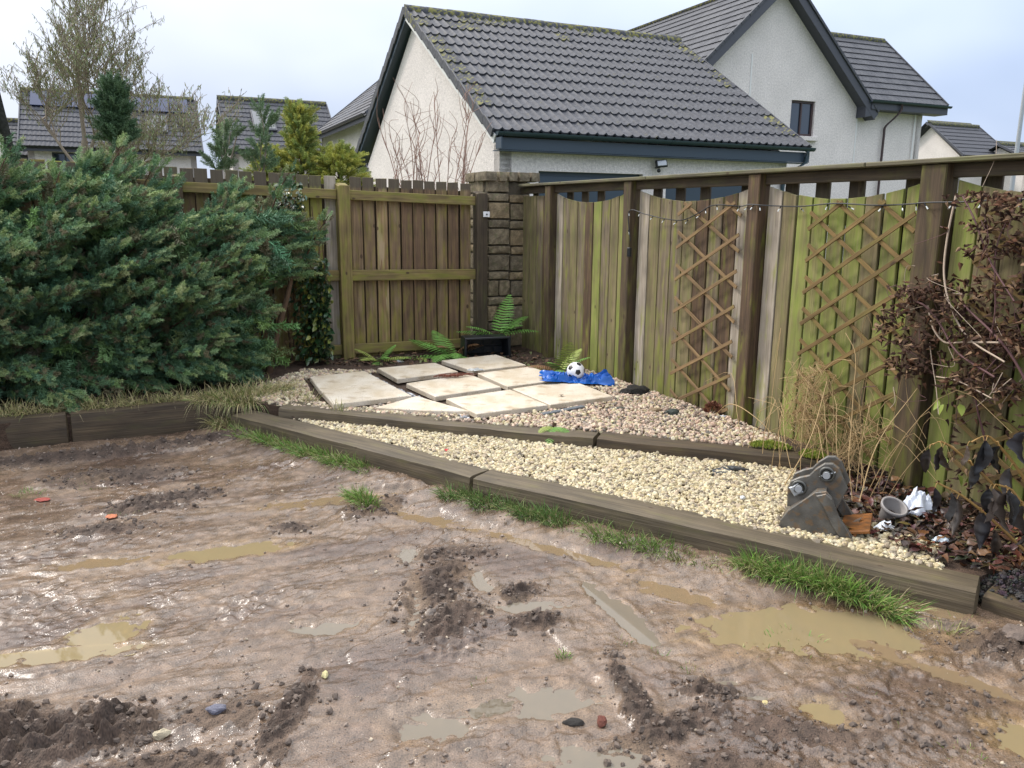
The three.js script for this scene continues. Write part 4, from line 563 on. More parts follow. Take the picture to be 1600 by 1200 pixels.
// leaf quad (bent diamond) used for broad leaves; unit length along +y
function leafGeo(w = .5, fold = .12, seg = 3, curl = .2) { const P = [], I = []; for (let i = 0; i <= seg; i++) { const t = i / seg, ww = w * Math.sin(Math.PI * Math.pow(t, .8)) * .5 + .008; const z = -curl * t * t; P.push(-ww, t, z + fold * ww * 2, 0, t, z, ww, t, z + fold * ww * 2); } for (let i = 0; i < seg; i++) { const k = i * 3; I.push(k, k + 1, k + 4, k, k + 4, k + 3, k + 1, k + 2, k + 5, k + 1, k + 5, k + 4); } return rawGeo(P, I); }
MT.gloss = std({ color: 0xffffff, roughness: .28, side: THREE.DoubleSide });
{ // evergreen climber with glossy leaves on its own small trellis
  const r = rng(202); const g = thing('climbing_shrub', 'dark glossy leaved climber on a brown trellis at the right end of the conifer', 'climber', [0, 0, 0]); const list = [];
  for (let i = 0; i < 1500; i++) { const low = r() < .72; const s = low ? -.62 + .36 * Math.sqrt(r()) : -.72 + .26 * r(), h = low ? .25 + .95 * r() : 1.25 + .62 * r(), d = .10 + .22 * r() + (low ? .03 : .08); const w = low ? 1 : 1; const q = onL(s, d); const dir = V((r() - .5) * 1.6, -.5 + (r() - .5) * 1.2, .6 + r()).normalize(); const yl = r(); const c = yl < .1 ? [.22, .24, .05] : yl < .18 ? [.13, .16, .035] : [.022 + .02 * r(), .052 + .03 * r(), .026]; list.push({ p: [q[0], h, q[1]], q: qAlong(dir, r() * 6.28), s: .055 + .03 * r(), c }); }
  inst('leaves', leafGeo(.5, .15, 3, .15), MT.gloss, list, g);
  const st = []; for (let i = 0; i < 9; i++) { const s = -.62 + .34 * r(); const a = onL(s, .1), b = onL(s + .1 * (r() - .5), .16), c = onL(s + .15 * (r() - .5), .18); st.push(tube([[a[0], .18, a[1]], [b[0], .7, b[1]], [c[0], 1.2 + .5 * r(), c[1]]], .008, .004, 4)); } part('stems', merge(st), MT.bark, g);
  const o = onL(-.46, .10); const t = thing('trellis', 'small brown trellis with spiky ends half hidden by the glossy climber', 'trellis', [o[0], 0, o[1]], TH, 'trellises on the fence');
  for (let i = 0; i < 9; i++) for (const s of [-1, 1]) { const y = .30 + i * .105; part('slat', boxUV(cbox(.46, .016, .006, .001), 'x', 2, .5, r(), r()), WD.lattice, t, [0, y, s * .004 + .03], [0, 0, s * .55]); }
}
// ---------- willow behind the fence ----------
{
  const r = rng(303); const g = thing('willow_tree', 'bare contorted willow with sparse narrow leaves behind the left fence', 'tree', [-5.65, 0, -11]); const br = [], lv = [];
  function limb(p, d, L, rad, depth) {
    const n = 6, pts = [p.clone()]; let q = p.clone(), dd = d.clone(); for (let i = 0; i < n; i++) { dd.addScaledVector(V(r() - .5, (r() - .5) * .6 + .10, r() - .5), depth > 0 ? .75 : .25).normalize(); q = q.clone().addScaledVector(dd, L / n); pts.push(q); }
    br.push(tube(pts, Math.max(rad, .0034), Math.max(rad * .55, .0028), depth > 2 ? 3 : 5, depth > 2 ? 6 : 9));
    if (depth >= 2) for (let i = 1; i <= n; i++) for (let k = 0; k < (depth >= 3 ? 4 : 2); k++) if (r() < .24) { const c = [.30 + .14 * r(), .34 + .12 * r(), .14 + .08 * r()]; lv.push({ p: [pts[i].x, pts[i].y, pts[i].z], q: qAlong(V(r() - .5, -.8 + (r() - .5), r() - .5), r() * 6.28), s: [.011, .035 + .03 * r(), .02], c: c.map(x => x * .62) }); }
    if (depth < 4) { const m = [5, 5, 4, 4][depth]; for (let k = 0; k < m; k++) { const i = 2 + Math.floor(r() * (n - 1)); const b = pts[Math.min(n, i)]; const nd = dd.clone().addScaledVector(V(r() - .5, (r() - .5) * .9 + .15, r() - .5), 1.5).normalize(); limb(b, nd, L * (.58 + .2 * r()), rad * .5, depth + 1); } }
  }
  const tr = tube([[0, 0, 0], [.05, .9, 0], [-.05, 1.8, .05], [.02, 2.5, 0]], .065, .04, 8); part('trunk', tr, MT.barkPale, g);
  limb(V(.02, 2.4, 0), V(-.15, 1, 0).normalize(), 1.0, .03, 0); limb(V(0, 2.2, 0), V(.55, .8, .1).normalize(), 1.0, .026, 0); limb(V(0, 2.0, 0), V(-.6, .75, .1).normalize(), .9, .024, 0); limb(V(0, 1.9, 0), V(.8, .4, -.1).normalize(), .85, .02, 0); limb(V(.2, 2.0, 0), V(1, .35, .2).normalize(), 1.0, .02, 0);
  const b = part('crown', merge(br), MT.barkPale, g); b.userData.kind = 'stuff'; inst('leaves', leafGeo(1, .1, 2, .2), MT.foliage, lv, g);
}
// ---------- young conifers behind the fence ----------
function conifer(label, x, z, y0, h, w, cols, seed, lean, open, nb = 46, trunkMat = MT.bark) {
  const r = rng(seed); const g = thing('conifer_tree', label, 'tree', [x, 0, z]); const list = [], wd = []; const top = V(lean[0], y0 + h, lean[1]); wd.push(tube([[0, 0, 0], [lean[0] * .2, y0 * .6, 0], [lean[0] * .5, y0 + h * .35, lean[1] * .5], [top.x, top.y, top.z]], .03, .006, 6));
  for (let i = 0; i < nb; i++) { const t = open + (1 - open) * (i + r()) / nb; const a = V(lean[0] * (t * .8), y0 + h * t * .92, lean[1] * t * .8); const L = w * (1.05 - t * .8) * (.6 + .6 * r()); const th = i * 2.4 + r(); const b = a.clone().add(V(Math.cos(th) * L, .12 + .22 * r() * h * .4, Math.sin(th) * L)); wd.push(tube(plume(list, r, a, b, .03, 12, .13, cols, .9, cols), .006, .003, 3, 3)); }
  inst('crown', sprayGeo(seed + 5), MT.foliage, list, g); part('trunk', merge(wd), trunkMat, g);
}
conifer('slim dark green young conifer rising above the shrub before the solar roof', -4.05, -8.55, 1.95, .80, .15, [[.08, .15, .07], [.10, .17, .075]], 401, [.0, 0], .28, 60);
conifer('leaning thin conifer with a pale stem above the shrub', -3.10, -8.2, 1.35, 1.0, .13, [[.15, .23, .11], [.17, .24, .11]], 411, [.40, 0], .5, 6, MT.barkPale);
conifer('thin conifer with nodding tip beside the leaning one', -2.62, -8.2, 1.35, 1.15, .15, [[.13, .21, .10], [.16, .24, .11]], 421, [.24, 0], .45, 7, MT.barkPale);
conifer('yellow green young conifer behind the fence before the skylight house', -2.42, -9.6, 1.9, .78, .19, [[.40, .42, .08], [.30, .36, .08], [.48, .46, .09], [.22, .29, .08]], 431, [-.05, 0], .02, 44);
conifer('low yellow bush right of the yellow conifer', -2.02, -9.6, 1.75, .46, .36, [[.40, .42, .08], [.28, .34, .07], [.46, .45, .09]], 441, [.0, 0], .0, 40);
conifer('low yellow bush left of the yellow conifer', -2.78, -9.6, 1.75, .44, .32, [[.38, .41, .08], [.28, .34, .07], [.46, .45, .09]], 451, [.0, 0], .0, 34);
{ // bare shrub before the gable
  const r = rng(505); const g = thing('bare_shrub', 'leafless reddish twiggy shrub in front of the garage gable', 'shrub', [-.85, 0, -9.35]); const br = [];
  for (let i = 0; i < 21; i++) { const x0 = (r() - .5) * .7, ax = x0 * 1.5 + (r() - .5) * .75, h = 2.1 + r() * .85 - Math.abs(ax) * .25; const p = [V(x0 * .6, 1.2, 0), V(x0 + (ax - x0) * .3, 1.2 + (h - 1.2) * .4, (r() - .5) * .2), V(x0 + (ax - x0) * .65, 1.2 + (h - 1.2) * .75, (r() - .5) * .3), V(ax, h, (r() - .5) * .4)]; br.push(tube(p, .0075, .0025, 4)); for (let k = 0; k < 5; k++) { const t = 1 + r() * 2, i0 = Math.floor(t), b = p[i0].clone().lerp(p[Math.min(3, i0 + 1)], t - i0); br.push(tube([b, b.clone().add(V((r() - .5) * .16, .12 + .10 * r(), (r() - .5) * .1)), b.clone().add(V((r() - .5) * .36, .22 + .2 * r(), (r() - .5) * .2))], .0045, .002, 3)); } }
  for (let i = 0; i < 6; i++) br.push(tube([[(r() - .5) * .2, 0, 0], [(r() - .5) * .4, .7, 0], [(r() - .5) * .5, 1.3, 0]], .016, .010, 5));
  const b = part('stems', merge(br), std({ color: sr(150, 120, 106), roughness: .9 }), g); b.userData.kind = 'stuff';
}
stage('plants');
// ---------- gravel, grass, clods, leaf litter ----------
function inPoly(x, z, P) { let c = false; for (let i = 0, j = P.length - 1; i < P.length; j = i++) if ((P[i][1] > z) !== (P[j][1] > z) && x < (P[j][0] - P[i][0]) * (z - P[i][1]) / (P[j][1] - P[i][1]) + P[i][0]) c = !c; return c; }
function scatter(r, P, n, fn) { const xs = P.map(p => p[0]), zs = P.map(p => p[1]); const x0 = Math.min(...xs), x1 = Math.max(...xs), z0 = Math.min(...zs), z1 = Math.max(...zs); let k = 0, t = 0; while (k < n && t++ < n * 60) { const x = x0 + r() * (x1 - x0), z = z0 + r() * (z1 - z0); if (inPoly(x, z, P)) { fn(x, z); k++; } } }
function pebbleGeo(seed, det = 1, rough = .28) { const g = new THREE.IcosahedronGeometry(1, det); const p = g.attributes.position; for (let i = 0; i < p.count; i++) { const x = p.getX(i), y = p.getY(i), z = p.getZ(i); const k = 1 + rough * (noise(x * 1.3 + seed, y * 1.3 + z * .9) + .6 * noise(z * 2.1 + seed, x * 2.1 - y)); p.setXYZ(i, x * k, y * k, z * k); } return toCreasedNormals(g, .55); }
function stones(name, label, poly, n, y, size, cols, seed, hole) {
  const r = rng(seed), list = []; scatter(r, poly, n, (x, z) => { if (hole && hole(x, z)) return; const s = size * (.55 + .75 * r() * r() + .25 * r()); const c = cols[Math.floor(r() * cols.length)], k = .78 + .4 * r(); list.push({ p: [x, y + (r() - .35) * .014 + .006 * noise(x * 5, z * 5), z], q: eul(r() * 6.28, r() * 6.28, r() * 6.28), s: [s * (.8 + .5 * r()), s * (.6 + .3 * r()), s], c: c.map(v => v * k) }); });
  const m = inst(name, pebbleGeo(seed), std({ color: new THREE.Color().setRGB(.86, .86, .86), roughness: .55 }), list); m.name = numbered(name); tag(m, label, 'gravel'); return m;
}
const CREAM = [[.58, .50, .31], [.54, .45, .25], [.64, .57, .40], [.48, .39, .22], [.56, .48, .32], [.60, .53, .36], [.36, .29, .2], [.22, .18, .13], [.68, .58, .36], [.55, .44, .30]];
const PINK = [[.58, .41, .30], [.50, .34, .25], [.62, .50, .38], [.43, .32, .24], [.54, .43, .33], [.30, .22, .17], [.60, .45, .33], [.20, .17, .14]];
stones('pale_gravel', 'pale yellow gravel filling the bed between the two sleepers', [[-1.62, -5.72], [-.24, -4.60], [.5, -4.10], [1.40, -3.51], [1.85, -3.22], [1.98, -3.50], [1.62, -3.95], [1.80, -4.55], [1.62, -4.64], [.53, -5.04], [-.45, -5.36], [-1.56, -5.72]], 14500, .131, .0132, CREAM, 11);
stones('pink_gravel', 'pinkish gravel between the slabs, right fence and upper sleeper', [[-.55, -5.46], [.57, -5.18], [1.74, -4.76], onR(.35, .06), onR(-.6, .05), onR(-1.55, .06), onR(-2.4, .08), [.50, -6.82], [.49, -6.70], [.79, -6.06], [.30, -5.74], [-.25, -5.46]], 5600, .201, .0142, PINK.concat(CREAM.slice(0, 3)), 12);
stones('pink_gravel', 'strip of gravel and debris along the left of the paving', [[-2.05, -6.08], [-1.62, -5.80], [-.6, -5.55], [-.30, -5.56], [-.76, -6.0], [-1.30, -5.70], [-1.55, -6.15], [-1.78, -6.75], [-1.30, -7.05], [-1.2, -7.2], [-1.9, -7.25], [-2.1, -6.6]], 2600, .196, .015, PINK.concat(CREAM), 13);
stones('joint_gravel', 'grey chippings in the open joints of the paving', [[-1.30, -7.08], [-.98, -6.52], [-.66, -6.03], [-.28, -5.46], [-.5, -5.7], [-.8, -6.05], [-1.05, -6.5], [-1.4, -7.0]], 900, .196, .012, [[.30, .31, .33], [.44, .45, .47], [.16, .16, .17], [.6, .61, .63]], 14);
function grass(name, label, spots, seed, o = {}) {      // spots: [x, y, z, radius, blades]
  const { len = [.10, .2], w = .004, cols = [[.11, .23, .035], [.15, .28, .04], [.08, .17, .03], [.11, .22, .04], [.22, .24, .08], [.26, .21, .11]], tip = [.28, .30, .10], lean = [0, 0], droop = .55 } = o; const r = rng(seed), P = [], I = [], C = [];
  for (const [x, y, z, rad, n, lx = lean[0], lz = lean[1]] of spots) for (let i = 0; i < n; i++) { const a = r() * 6.28, d = rad * Math.sqrt(r()); const b = V(x + Math.cos(a) * d, y - .01, z + Math.sin(a) * d); const dir = V(Math.cos(a) * .5 * (d / rad) + (r() - .5) * .7 + lx, 1, Math.sin(a) * .5 * (d / rad) + (r() - .5) * .7 + lz).normalize(); const c = cols[Math.floor(r() * cols.length)], k = .8 + .4 * r(); pushBlade(P, I, C, b, dir, rdir(r), lerp(len[0], len[1], r()), w * (.7 + .6 * r()), droop * (.4 + .9 * r()), 4, c.map(v => v * k), r() < .3 ? tip : c.map(v => v * 1.3)); }
  const m = single(name, rawGeo(P, I, C), MT.grass, label, 'grass'); m.userData.kind = 'stuff'; return m;
}
MT.grass = std({ vertexColors: true, roughness: .55, side: THREE.DoubleSide });
const along = (p0, p1, t0, t1, n, off, rad, bl, r, y = 0) => { const L = Math.hypot(p1[0] - p0[0], p1[1] - p0[1]), nx = -(p1[1] - p0[1]) / L, nz = (p1[0] - p0[0]) / L; const o = []; for (let i = 0; i < n; i++) { const t = lerp(t0, t1, (i + r()) / n), f = off * (.5 + r()); o.push([p0[0] + (p1[0] - p0[0]) * t + nx * f, y, p0[1] + (p1[1] - p0[1]) * t + nz * f, rad * (.6 + .8 * r()), Math.round(bl * (.4 + 1.1 * r())), nx * .35, nz * .35]); o[o.length - 1][1] = .028; } return o; };
{
  const r = rng(600); const A = [-2.09, -5.811], B = [-.233, -4.381], C2 = [1.877, -2.990];
  grass('grass', 'bright green grass strip below the left front sleeper', along(A, B, .06, .66, 34, .055, .05, 75, r), 61, { len: [.07, .17] });
  grass('grass', 'small turf clump standing alone left of the front sleeper joint', [[-.84, .03, -4.31, .07, 200, -.2, .3], [-.78, .02, -4.22, .05, 120, 0, .3], [-.90, .02, -4.40, .05, 110, -.2, .2]], 62, { len: [.07, .15] });
  grass('grass', 'shaggy grass tufts hanging below the sleeper joint', along(B, C2, -.05, .27, 17, .07, .055, 95, r).concat([[.30, 0, -3.98, .07, 220, .1, .5]]), 63, { len: [.09, .19], cols: [[.085, .15, .035], [.11, .19, .05], [.07, .13, .03]] });
  grass('grass', 'patchy grass in front of the middle of the long sleeper', along(B, C2, .31, .50, 14, .09, .06, 60, r), 64, { len: [.06, .15], cols: [[.12, .20, .04], [.15, .22, .06], [.10, .17, .035]] });
  grass('grass', 'thin short grass left of the long bright tuft', along(B, C2, .50, .62, 9, .09, .06, 34, r), 65, { len: [.04, .10], cols: [[.15, .20, .05], [.18, .22, .07]] });
  grass('grass', 'long bright tuft of grass trailing into the ochre puddle', along(B, C2, .63, .84, 22, .06, .05, 110, r).concat([[1.50, 0, -3.20, .06, 200, .25, .4], [1.56, 0, -3.13, .06, 200, .3, .4], [1.60, 0, -3.06, .05, 160, .3, .4]]), 66, { len: [.10, .22] });
  grass('grass', 'small yellowish tuft at the right end of the long sleeper', [[1.75, 0, -2.93, .05, 70, .3, 0], [1.83, 0, -2.95, .05, 40, .4, 0]], 67, { len: [.06, .13], cols: [[.16, .2, .05], [.24, .22, .09]] });
  grass('grass', 'scattered weed sprigs growing in the mud', [[-2.81, 0, -4.46, .08, 70], [-2.74, 0, -4.66, .05, 40], [-2.5, 0, -4.6, .10, 40], [.20, 0, -2.75, .03, 45], [.66, 0, -2.64, .04, 30], [1.40, 0, -2.18, .05, 60], [.55, 0, -2.75, .04, 25], [1.3, 0, -2.35, .05, 14], [-2.1, .02, -4.15, .08, 50], [.42, 0, -2.85, .05, 14], [-.25, 0, -2.9, .05, 6], [.9, .0, -2.75, .1, 30], [1.1, 0.0, -2.85, .12, 40], [-.1, 0, -2.55, .04, 6], [1.2, 0, -2.5, .1, 10]].map(e => e), 68, { len: [.02, .06], w: .003 });
  const dry = [[.30, .27, .11], [.38, .32, .15], [.20, .22, .07], [.14, .18, .05], [.42, .35, .19]];
  const sp = []; for (let i = 0; i < 84; i++) { const t = (i + r()) / 84; const x = lerp(-4.4, -1.95, t), z = lerp(-5.02, -6.17, t) - .02 - .35 * r() * r(); sp.push([x, .19, z, .07, 34, .12, .28]); }
  grass('dry_grass', 'dry yellow grass fringe under the conifer along the left sleepers', sp, 69, { len: [.10, .26], cols: dry, tip: [.5, .42, .24], droop: .7 });
  grass('dry_grass', 'long dry grass clump hanging over the corner where the sleepers meet', [[-2.2, .2, -5.98, .10, 260, -.1, .5], [-2.08, .18, -5.98, .10, 260, 0, .5], [-2.32, .2, -5.93, .08, 180, -.1, .5], [-1.98, .16, -6.02, .08, 160, .3, .4], [-2.0, .2, -6.2, .12, 220, .2, .1], [-1.9, .2, -6.35, .1, 160, .2, .1], [-2.15, .05, -5.83, .08, 150, 0, .5]], 70, { len: [.14, .30], cols: dry.concat([[.12, .19, .04]]), tip: [.5, .42, .24], droop: .85 });
  grass('dry_grass', 'straw coloured tuft beside the leftmost slabs', [[-1.72, .19, -6.12, .08, 110, .1, .1], [-1.55, .19, -5.95, .07, 90, .2, .1], [-1.8, .19, -6.4, .08, 90], [-1.25, .22, -5.66, .06, 30]], 71, { len: [.06, .20], cols: dry, tip: [.5, .42, .24] });
}
{ // crumbs and clods of earth on the mud
  const r = rng(700), list = []; const poly = [[-4.0, -5.1], [-2.05, -5.95], [2.3, -2.8], [2.3, -1.8], [-2.2, -1.8], [-4.0, -4.6]];
  for (const e of HEAPS) { const n = Math.round(2000 * e[2] * e[3]) + 25; for (let i = 0; i < n; i++) { const a = r() * 6.28, d = Math.sqrt(r()) * 1.35, c = Math.cos(e[4]), s = Math.sin(e[4]); const lx = Math.cos(a) * d * e[2], lz = Math.sin(a) * d * e[3]; const x = e[0] + lx * c + lz * s, z = e[1] - lx * s + lz * c; if (z > -1.7) continue; const k = .0035 + .010 * Math.pow(r(), 3); list.push([x, z, k, 1]); } }
  scatter(r, poly, 6000, (x, z) => { if (noise(x * 2.3 + 3, z * 2.3) + .5 * noise(x * 9, z * 9) < -.05 && r() < .75) return; list.push([x, z, .0018 + .006 * Math.pow(r(), 4), 0]); });
  const out = []; for (const [x, z, s, h] of list) { const y = mudH(x, z)[0]; if (y < -.004) continue; const k = .7 + .5 * r(); const c = h ? [.12, .091, .072] : r() < .12 ? [.42, .35, .26] : [.24, .19, .155]; out.push({ p: [x, y + s * .25, z], q: eul(r() * 6, r() * 6, r() * 6), s: [s * (.8 + .6 * r()), s * .75, s * (.8 + .5 * r())], c: c.map(v => v * k) }); }
  const m = inst('mud_clods', pebbleGeo(15, 1, .55), std({ color: 0xffffff, roughness: .8 }), out); m.name = numbered('mud_clods'); tag(m, 'loose crumbs and clods of earth lying on the mud', 'mud'); console.log('clods', out.length);
}
function crinkle(g, f, a) { const p = g.attributes.position; for (let k = 0; k < p.count; k++) p.setXYZ(k, p.getX(k) * (1 + .35 * noise(p.getY(k) * 7, p.getX(k) * 3 + 2)), p.getY(k), p.getZ(k) + a * noise(p.getX(k) * f + 4, p.getY(k) * f)); g.computeVertexNormals(); return g; }
{ // leaf litter in the right bed
  const r = rng(800), list = []; const poly = [[1.62, -3.62], [1.80, -3.38], [2.05, -3.17], [2.4, -3.1], [2.75, -3.5], [2.35, -4.35], [1.95, -4.75], [1.72, -4.62], [1.62, -4.05]];
  scatter(r, poly, 1400, (x, z) => { const c = [[.075, .030, .020], [.10, .042, .026], [.05, .026, .018], [.15, .075, .04], [.03, .021, .016], [.085, .048, .028]][Math.floor(r() * 6)]; list.push({ p: [x, .125 + .04 * r() + .02 * sstep(1.8, 2.2, x), z], q: eul(-1.3 + (r() - .5) * 1.5, r() * 6.28, (r() - .5) * 1.2, 'YXZ'), s: [.025 + .05 * r(), .03 + .075 * r() * r(), .06], c: c.map(v => v * (.6 + .7 * r())) }); });
  const m = inst('leaf_litter', crinkle(leafGeo(.62, .2, 6, .5), 5, .16), std({ color: 0xffffff, roughness: .45, side: THREE.DoubleSide }), list); m.name = numbered('leaf_litter'); tag(m, 'dark red rotting leaf litter around the digger bucket', 'leaves');
  const l2 = []; scatter(r, [[-1.9, -7.6], [-1.2, -7.4], [-.7, -7.75], [-.2, -7.95], [.3, -7.3], [.85, -6.7], onR(-1.9, .1), onR(-3.3, .1), onL(1.3, .1), onL(-.3, .1)], 420, (x, z) => { const c = [[.10, .05, .03], [.16, .09, .05], [.05, .035, .025], [.12, .13, .05]][Math.floor(r() * 4)]; l2.push({ p: [x, .19 + .02 * r(), z], q: eul(-1.4 + (r() - .5) * 1.0, r() * 6.28, (r() - .5) * .8, 'YXZ'), s: .035 + .04 * r(), c }); });
  scatter(r, [[-.3, -5.5], [.57, -5.25], [1.7, -4.85], onR(.2, .08), onR(-1.5, .08), [.80, -6.1], [.3, -5.75]], 170, (x, z) => { const c = [[.10, .05, .03], [.07, .04, .03], [.05, .035, .025], [.13, .16, .05]][Math.floor(r() * 4)]; l2.push({ p: [x, .212 + .008 * r(), z], q: eul(-1.4 + (r() - .5) * .8, r() * 6.28, (r() - .5) * .8, 'YXZ'), s: .018 + .03 * r() * r(), c }); });
  const m2 = inst('leaf_litter', leafGeo(.5, .2, 3, .5), std({ color: 0xffffff, roughness: .6, side: THREE.DoubleSide }), l2); m2.name = numbered('leaf_litter'); tag(m2, 'brown plant debris on the gravel and along the fence feet around the slabs', 'leaves');
}
stage('cover');
// ---------- ferns ----------
MT.fern = std({ vertexColors: true, roughness: .6, side: THREE.DoubleSide });
function frondGeo(r, p0, dir, L, arch, col, wid) {
  const P = [], I = [], C = []; const side0 = new THREE.Vector3().crossVectors(dir, V(0, 1, 0)).normalize(); const at = t => p0.clone().addScaledVector(dir, L * t).add(V(0, -arch * L * t * t, 0)); const n = 17;
  for (let i = 0; i < n; i++) { const a = at(i / n), b = at((i + 1) / n); pushBlade(P, I, C, a, b.clone().sub(a).normalize(), V(0, 1, 0), a.distanceTo(b) * 1.1, .006 * (1 - i / n * .7), 0, 1, [.16, .17, .05]); }
  for (let i = 2; i < n; i++) { const t = i / n, a = at(t), tan = at(Math.min(1, t + .02)).sub(at(t - .02)).normalize(); const up = new THREE.Vector3().crossVectors(side0, tan); const pl = wid * L * Math.pow(Math.sin(Math.PI * Math.pow(t, .62)), .8) + .008; for (const s of [-1, 1]) { const d = side0.clone().multiplyScalar(s).addScaledVector(tan, .42).addScaledVector(V(0, -1, 0), .12 + .1 * r()).normalize(); const k = .85 + .3 * r(); const c = col.map(v => v * k); pushBlade(P, I, C, a, d, up, pl, L * .036, .12, 3, c); for (let q = 1; q < 5; q++) for (const e of [-1, 1]) pushBlade(P, I, C, a.clone().addScaledVector(d, pl * q / 5.5), d.clone().multiplyScalar(.6).addScaledVector(tan, e * .8).normalize(), up, pl * .14 * (1.1 - q / 6), L * .014, 0, 1, c); } }
  return rawGeo(P, I, C);
}
function fern(label, x, y, z, fronds, seed, dead = 0) { const r = rng(seed); const g = thing('fern', label, 'fern', [x, y, z], 0, 'ferns by the patio'); for (const [az, el, L, arch, c] of fronds) { const a = az * Math.PI / 180, e = el * Math.PI / 180; part('frond', frondGeo(r, V(0, 0, 0), V(Math.cos(a) * Math.cos(e), Math.sin(e), Math.sin(a) * Math.cos(e)), L * 1.12, arch, c || [.10, .22, .04], .24), MT.fern, g); } const st = []; for (let i = 0; i < 5; i++) st.push(tube([[0, -.02, 0], [(r() - .5) * .05, .03, (r() - .5) * .05]], .01, .006, 5)); part('crown', merge(st), MT.bark, g); return g; }
const FG = [.15, .33, .06], FY = [.30, .37, .08], FB = [.24, .13, .06];
fern('big green fern left of the black crate', -.60, .19, -8.05, [[200, 30, .52, .25, FG], [170, 12, .55, .3, FG], [150, 40, .40, .3, FG], [80, 35, .36, .5, FG], [60, 20, .42, .45, FG], [230, 45, .45, .25, FG], [110, 25, .45, .4, FG], [20, 50, .40, .45, FB], [345, 40, .38, .4, FB], [130, 55, .35, .5, FB]], 901);
fern('fern climbing up against the stone pillar', -.16, .35, -8.38, [[300, 62, .50, .12, FG], [330, 45, .48, .35, FG], [10, 28, .46, .35, FG], [180, 20, .42, .25, FG], [160, 35, .38, .3, FG], [30, 45, .40, .4, FG]], 902);
fern('yellowing fern behind the football', .44, .19, -7.25, [[70, 62, .42, .2, FY], [20, 45, .36, .3, FG], [120, 45, .34, .35, FG], [95, 30, .36, .4, FG], [330, 55, .36, .3, FY], [180, 25, .42, .35, FB], [200, 15, .45, .3, FY], [165, 35, .34, .4, FB]], 903);
fern('little fern hanging over the upper sleeper', .28, .205, -5.27, [[65, 10, .22, .55, FY], [100, 15, .20, .6, FG], [50, 20, .18, .5, FG], [130, 25, .16, .5, FY]], 904);
fern('small pale fern at the foot of the left fence post', -1.30, .18, -7.75, [[170, 45, .30, .3, FY], [120, 35, .30, .4, FY], [60, 40, .28, .4, FG], [10, 30, .32, .35, FY], [90, 20, .26, .4, FG], [200, 30, .24, .4, FY], [330, 55, .28, .3, FG]], 905);
fern('low fern creeping along the left fence foot', -.95, .18, -7.95, [[10, 20, .28, .3, FG], [60, 25, .24, .4, FY], [150, 25, .25, .4, FG], [100, 15, .24, .4, FY]], 906);
// ---------- crate ----------
{
  const a0 = onL(0, 0); const g = thing('plastic_crate', 'black plastic crate lying on its side against the stone pillar', 'crate', [-.245, .185, -7.98], .30);
  const W = .44, Hh = .20, D = .24, t = .012; const m = MT.blackPlastic;
  part('side', cbox(t, Hh, D, .003), m, g, [-W / 2, Hh / 2, -D / 2], [0, 0, -.06]); part('side', cbox(t, Hh, D, .003), m, g, [W / 2, Hh / 2, -D / 2], [0, 0, .06]); part('side', cbox(W, t, D, .003), m, g, [0, Hh, -D / 2]); part('side', cbox(W, t, D, .003), m, g, [0, t / 2, -D / 2]);
  const b = part('base', cbox(W, Hh, t, .003), m, g, [0, Hh / 2, -D]); for (let i = 0; i < 4; i++) for (let j = 0; j < 2; j++) part('rib_panel', cbox(W / 4 - .025, Hh / 2 - .025, .012, .004), m, b, [(i - 1.5) * W / 4.1, (j - .5) * Hh / 2.1, .01]);
  part('rim', merge([cbox(W + .04, .022, .022, .005, 0, Hh + .004, 0), cbox(W + .04, .022, .022, .005, 0, .008, 0), cbox(.022, Hh, .022, .005, -W / 2 - .009, Hh / 2, 0), cbox(.022, Hh, .022, .005, W / 2 + .009, Hh / 2, 0)]), m, g);
}
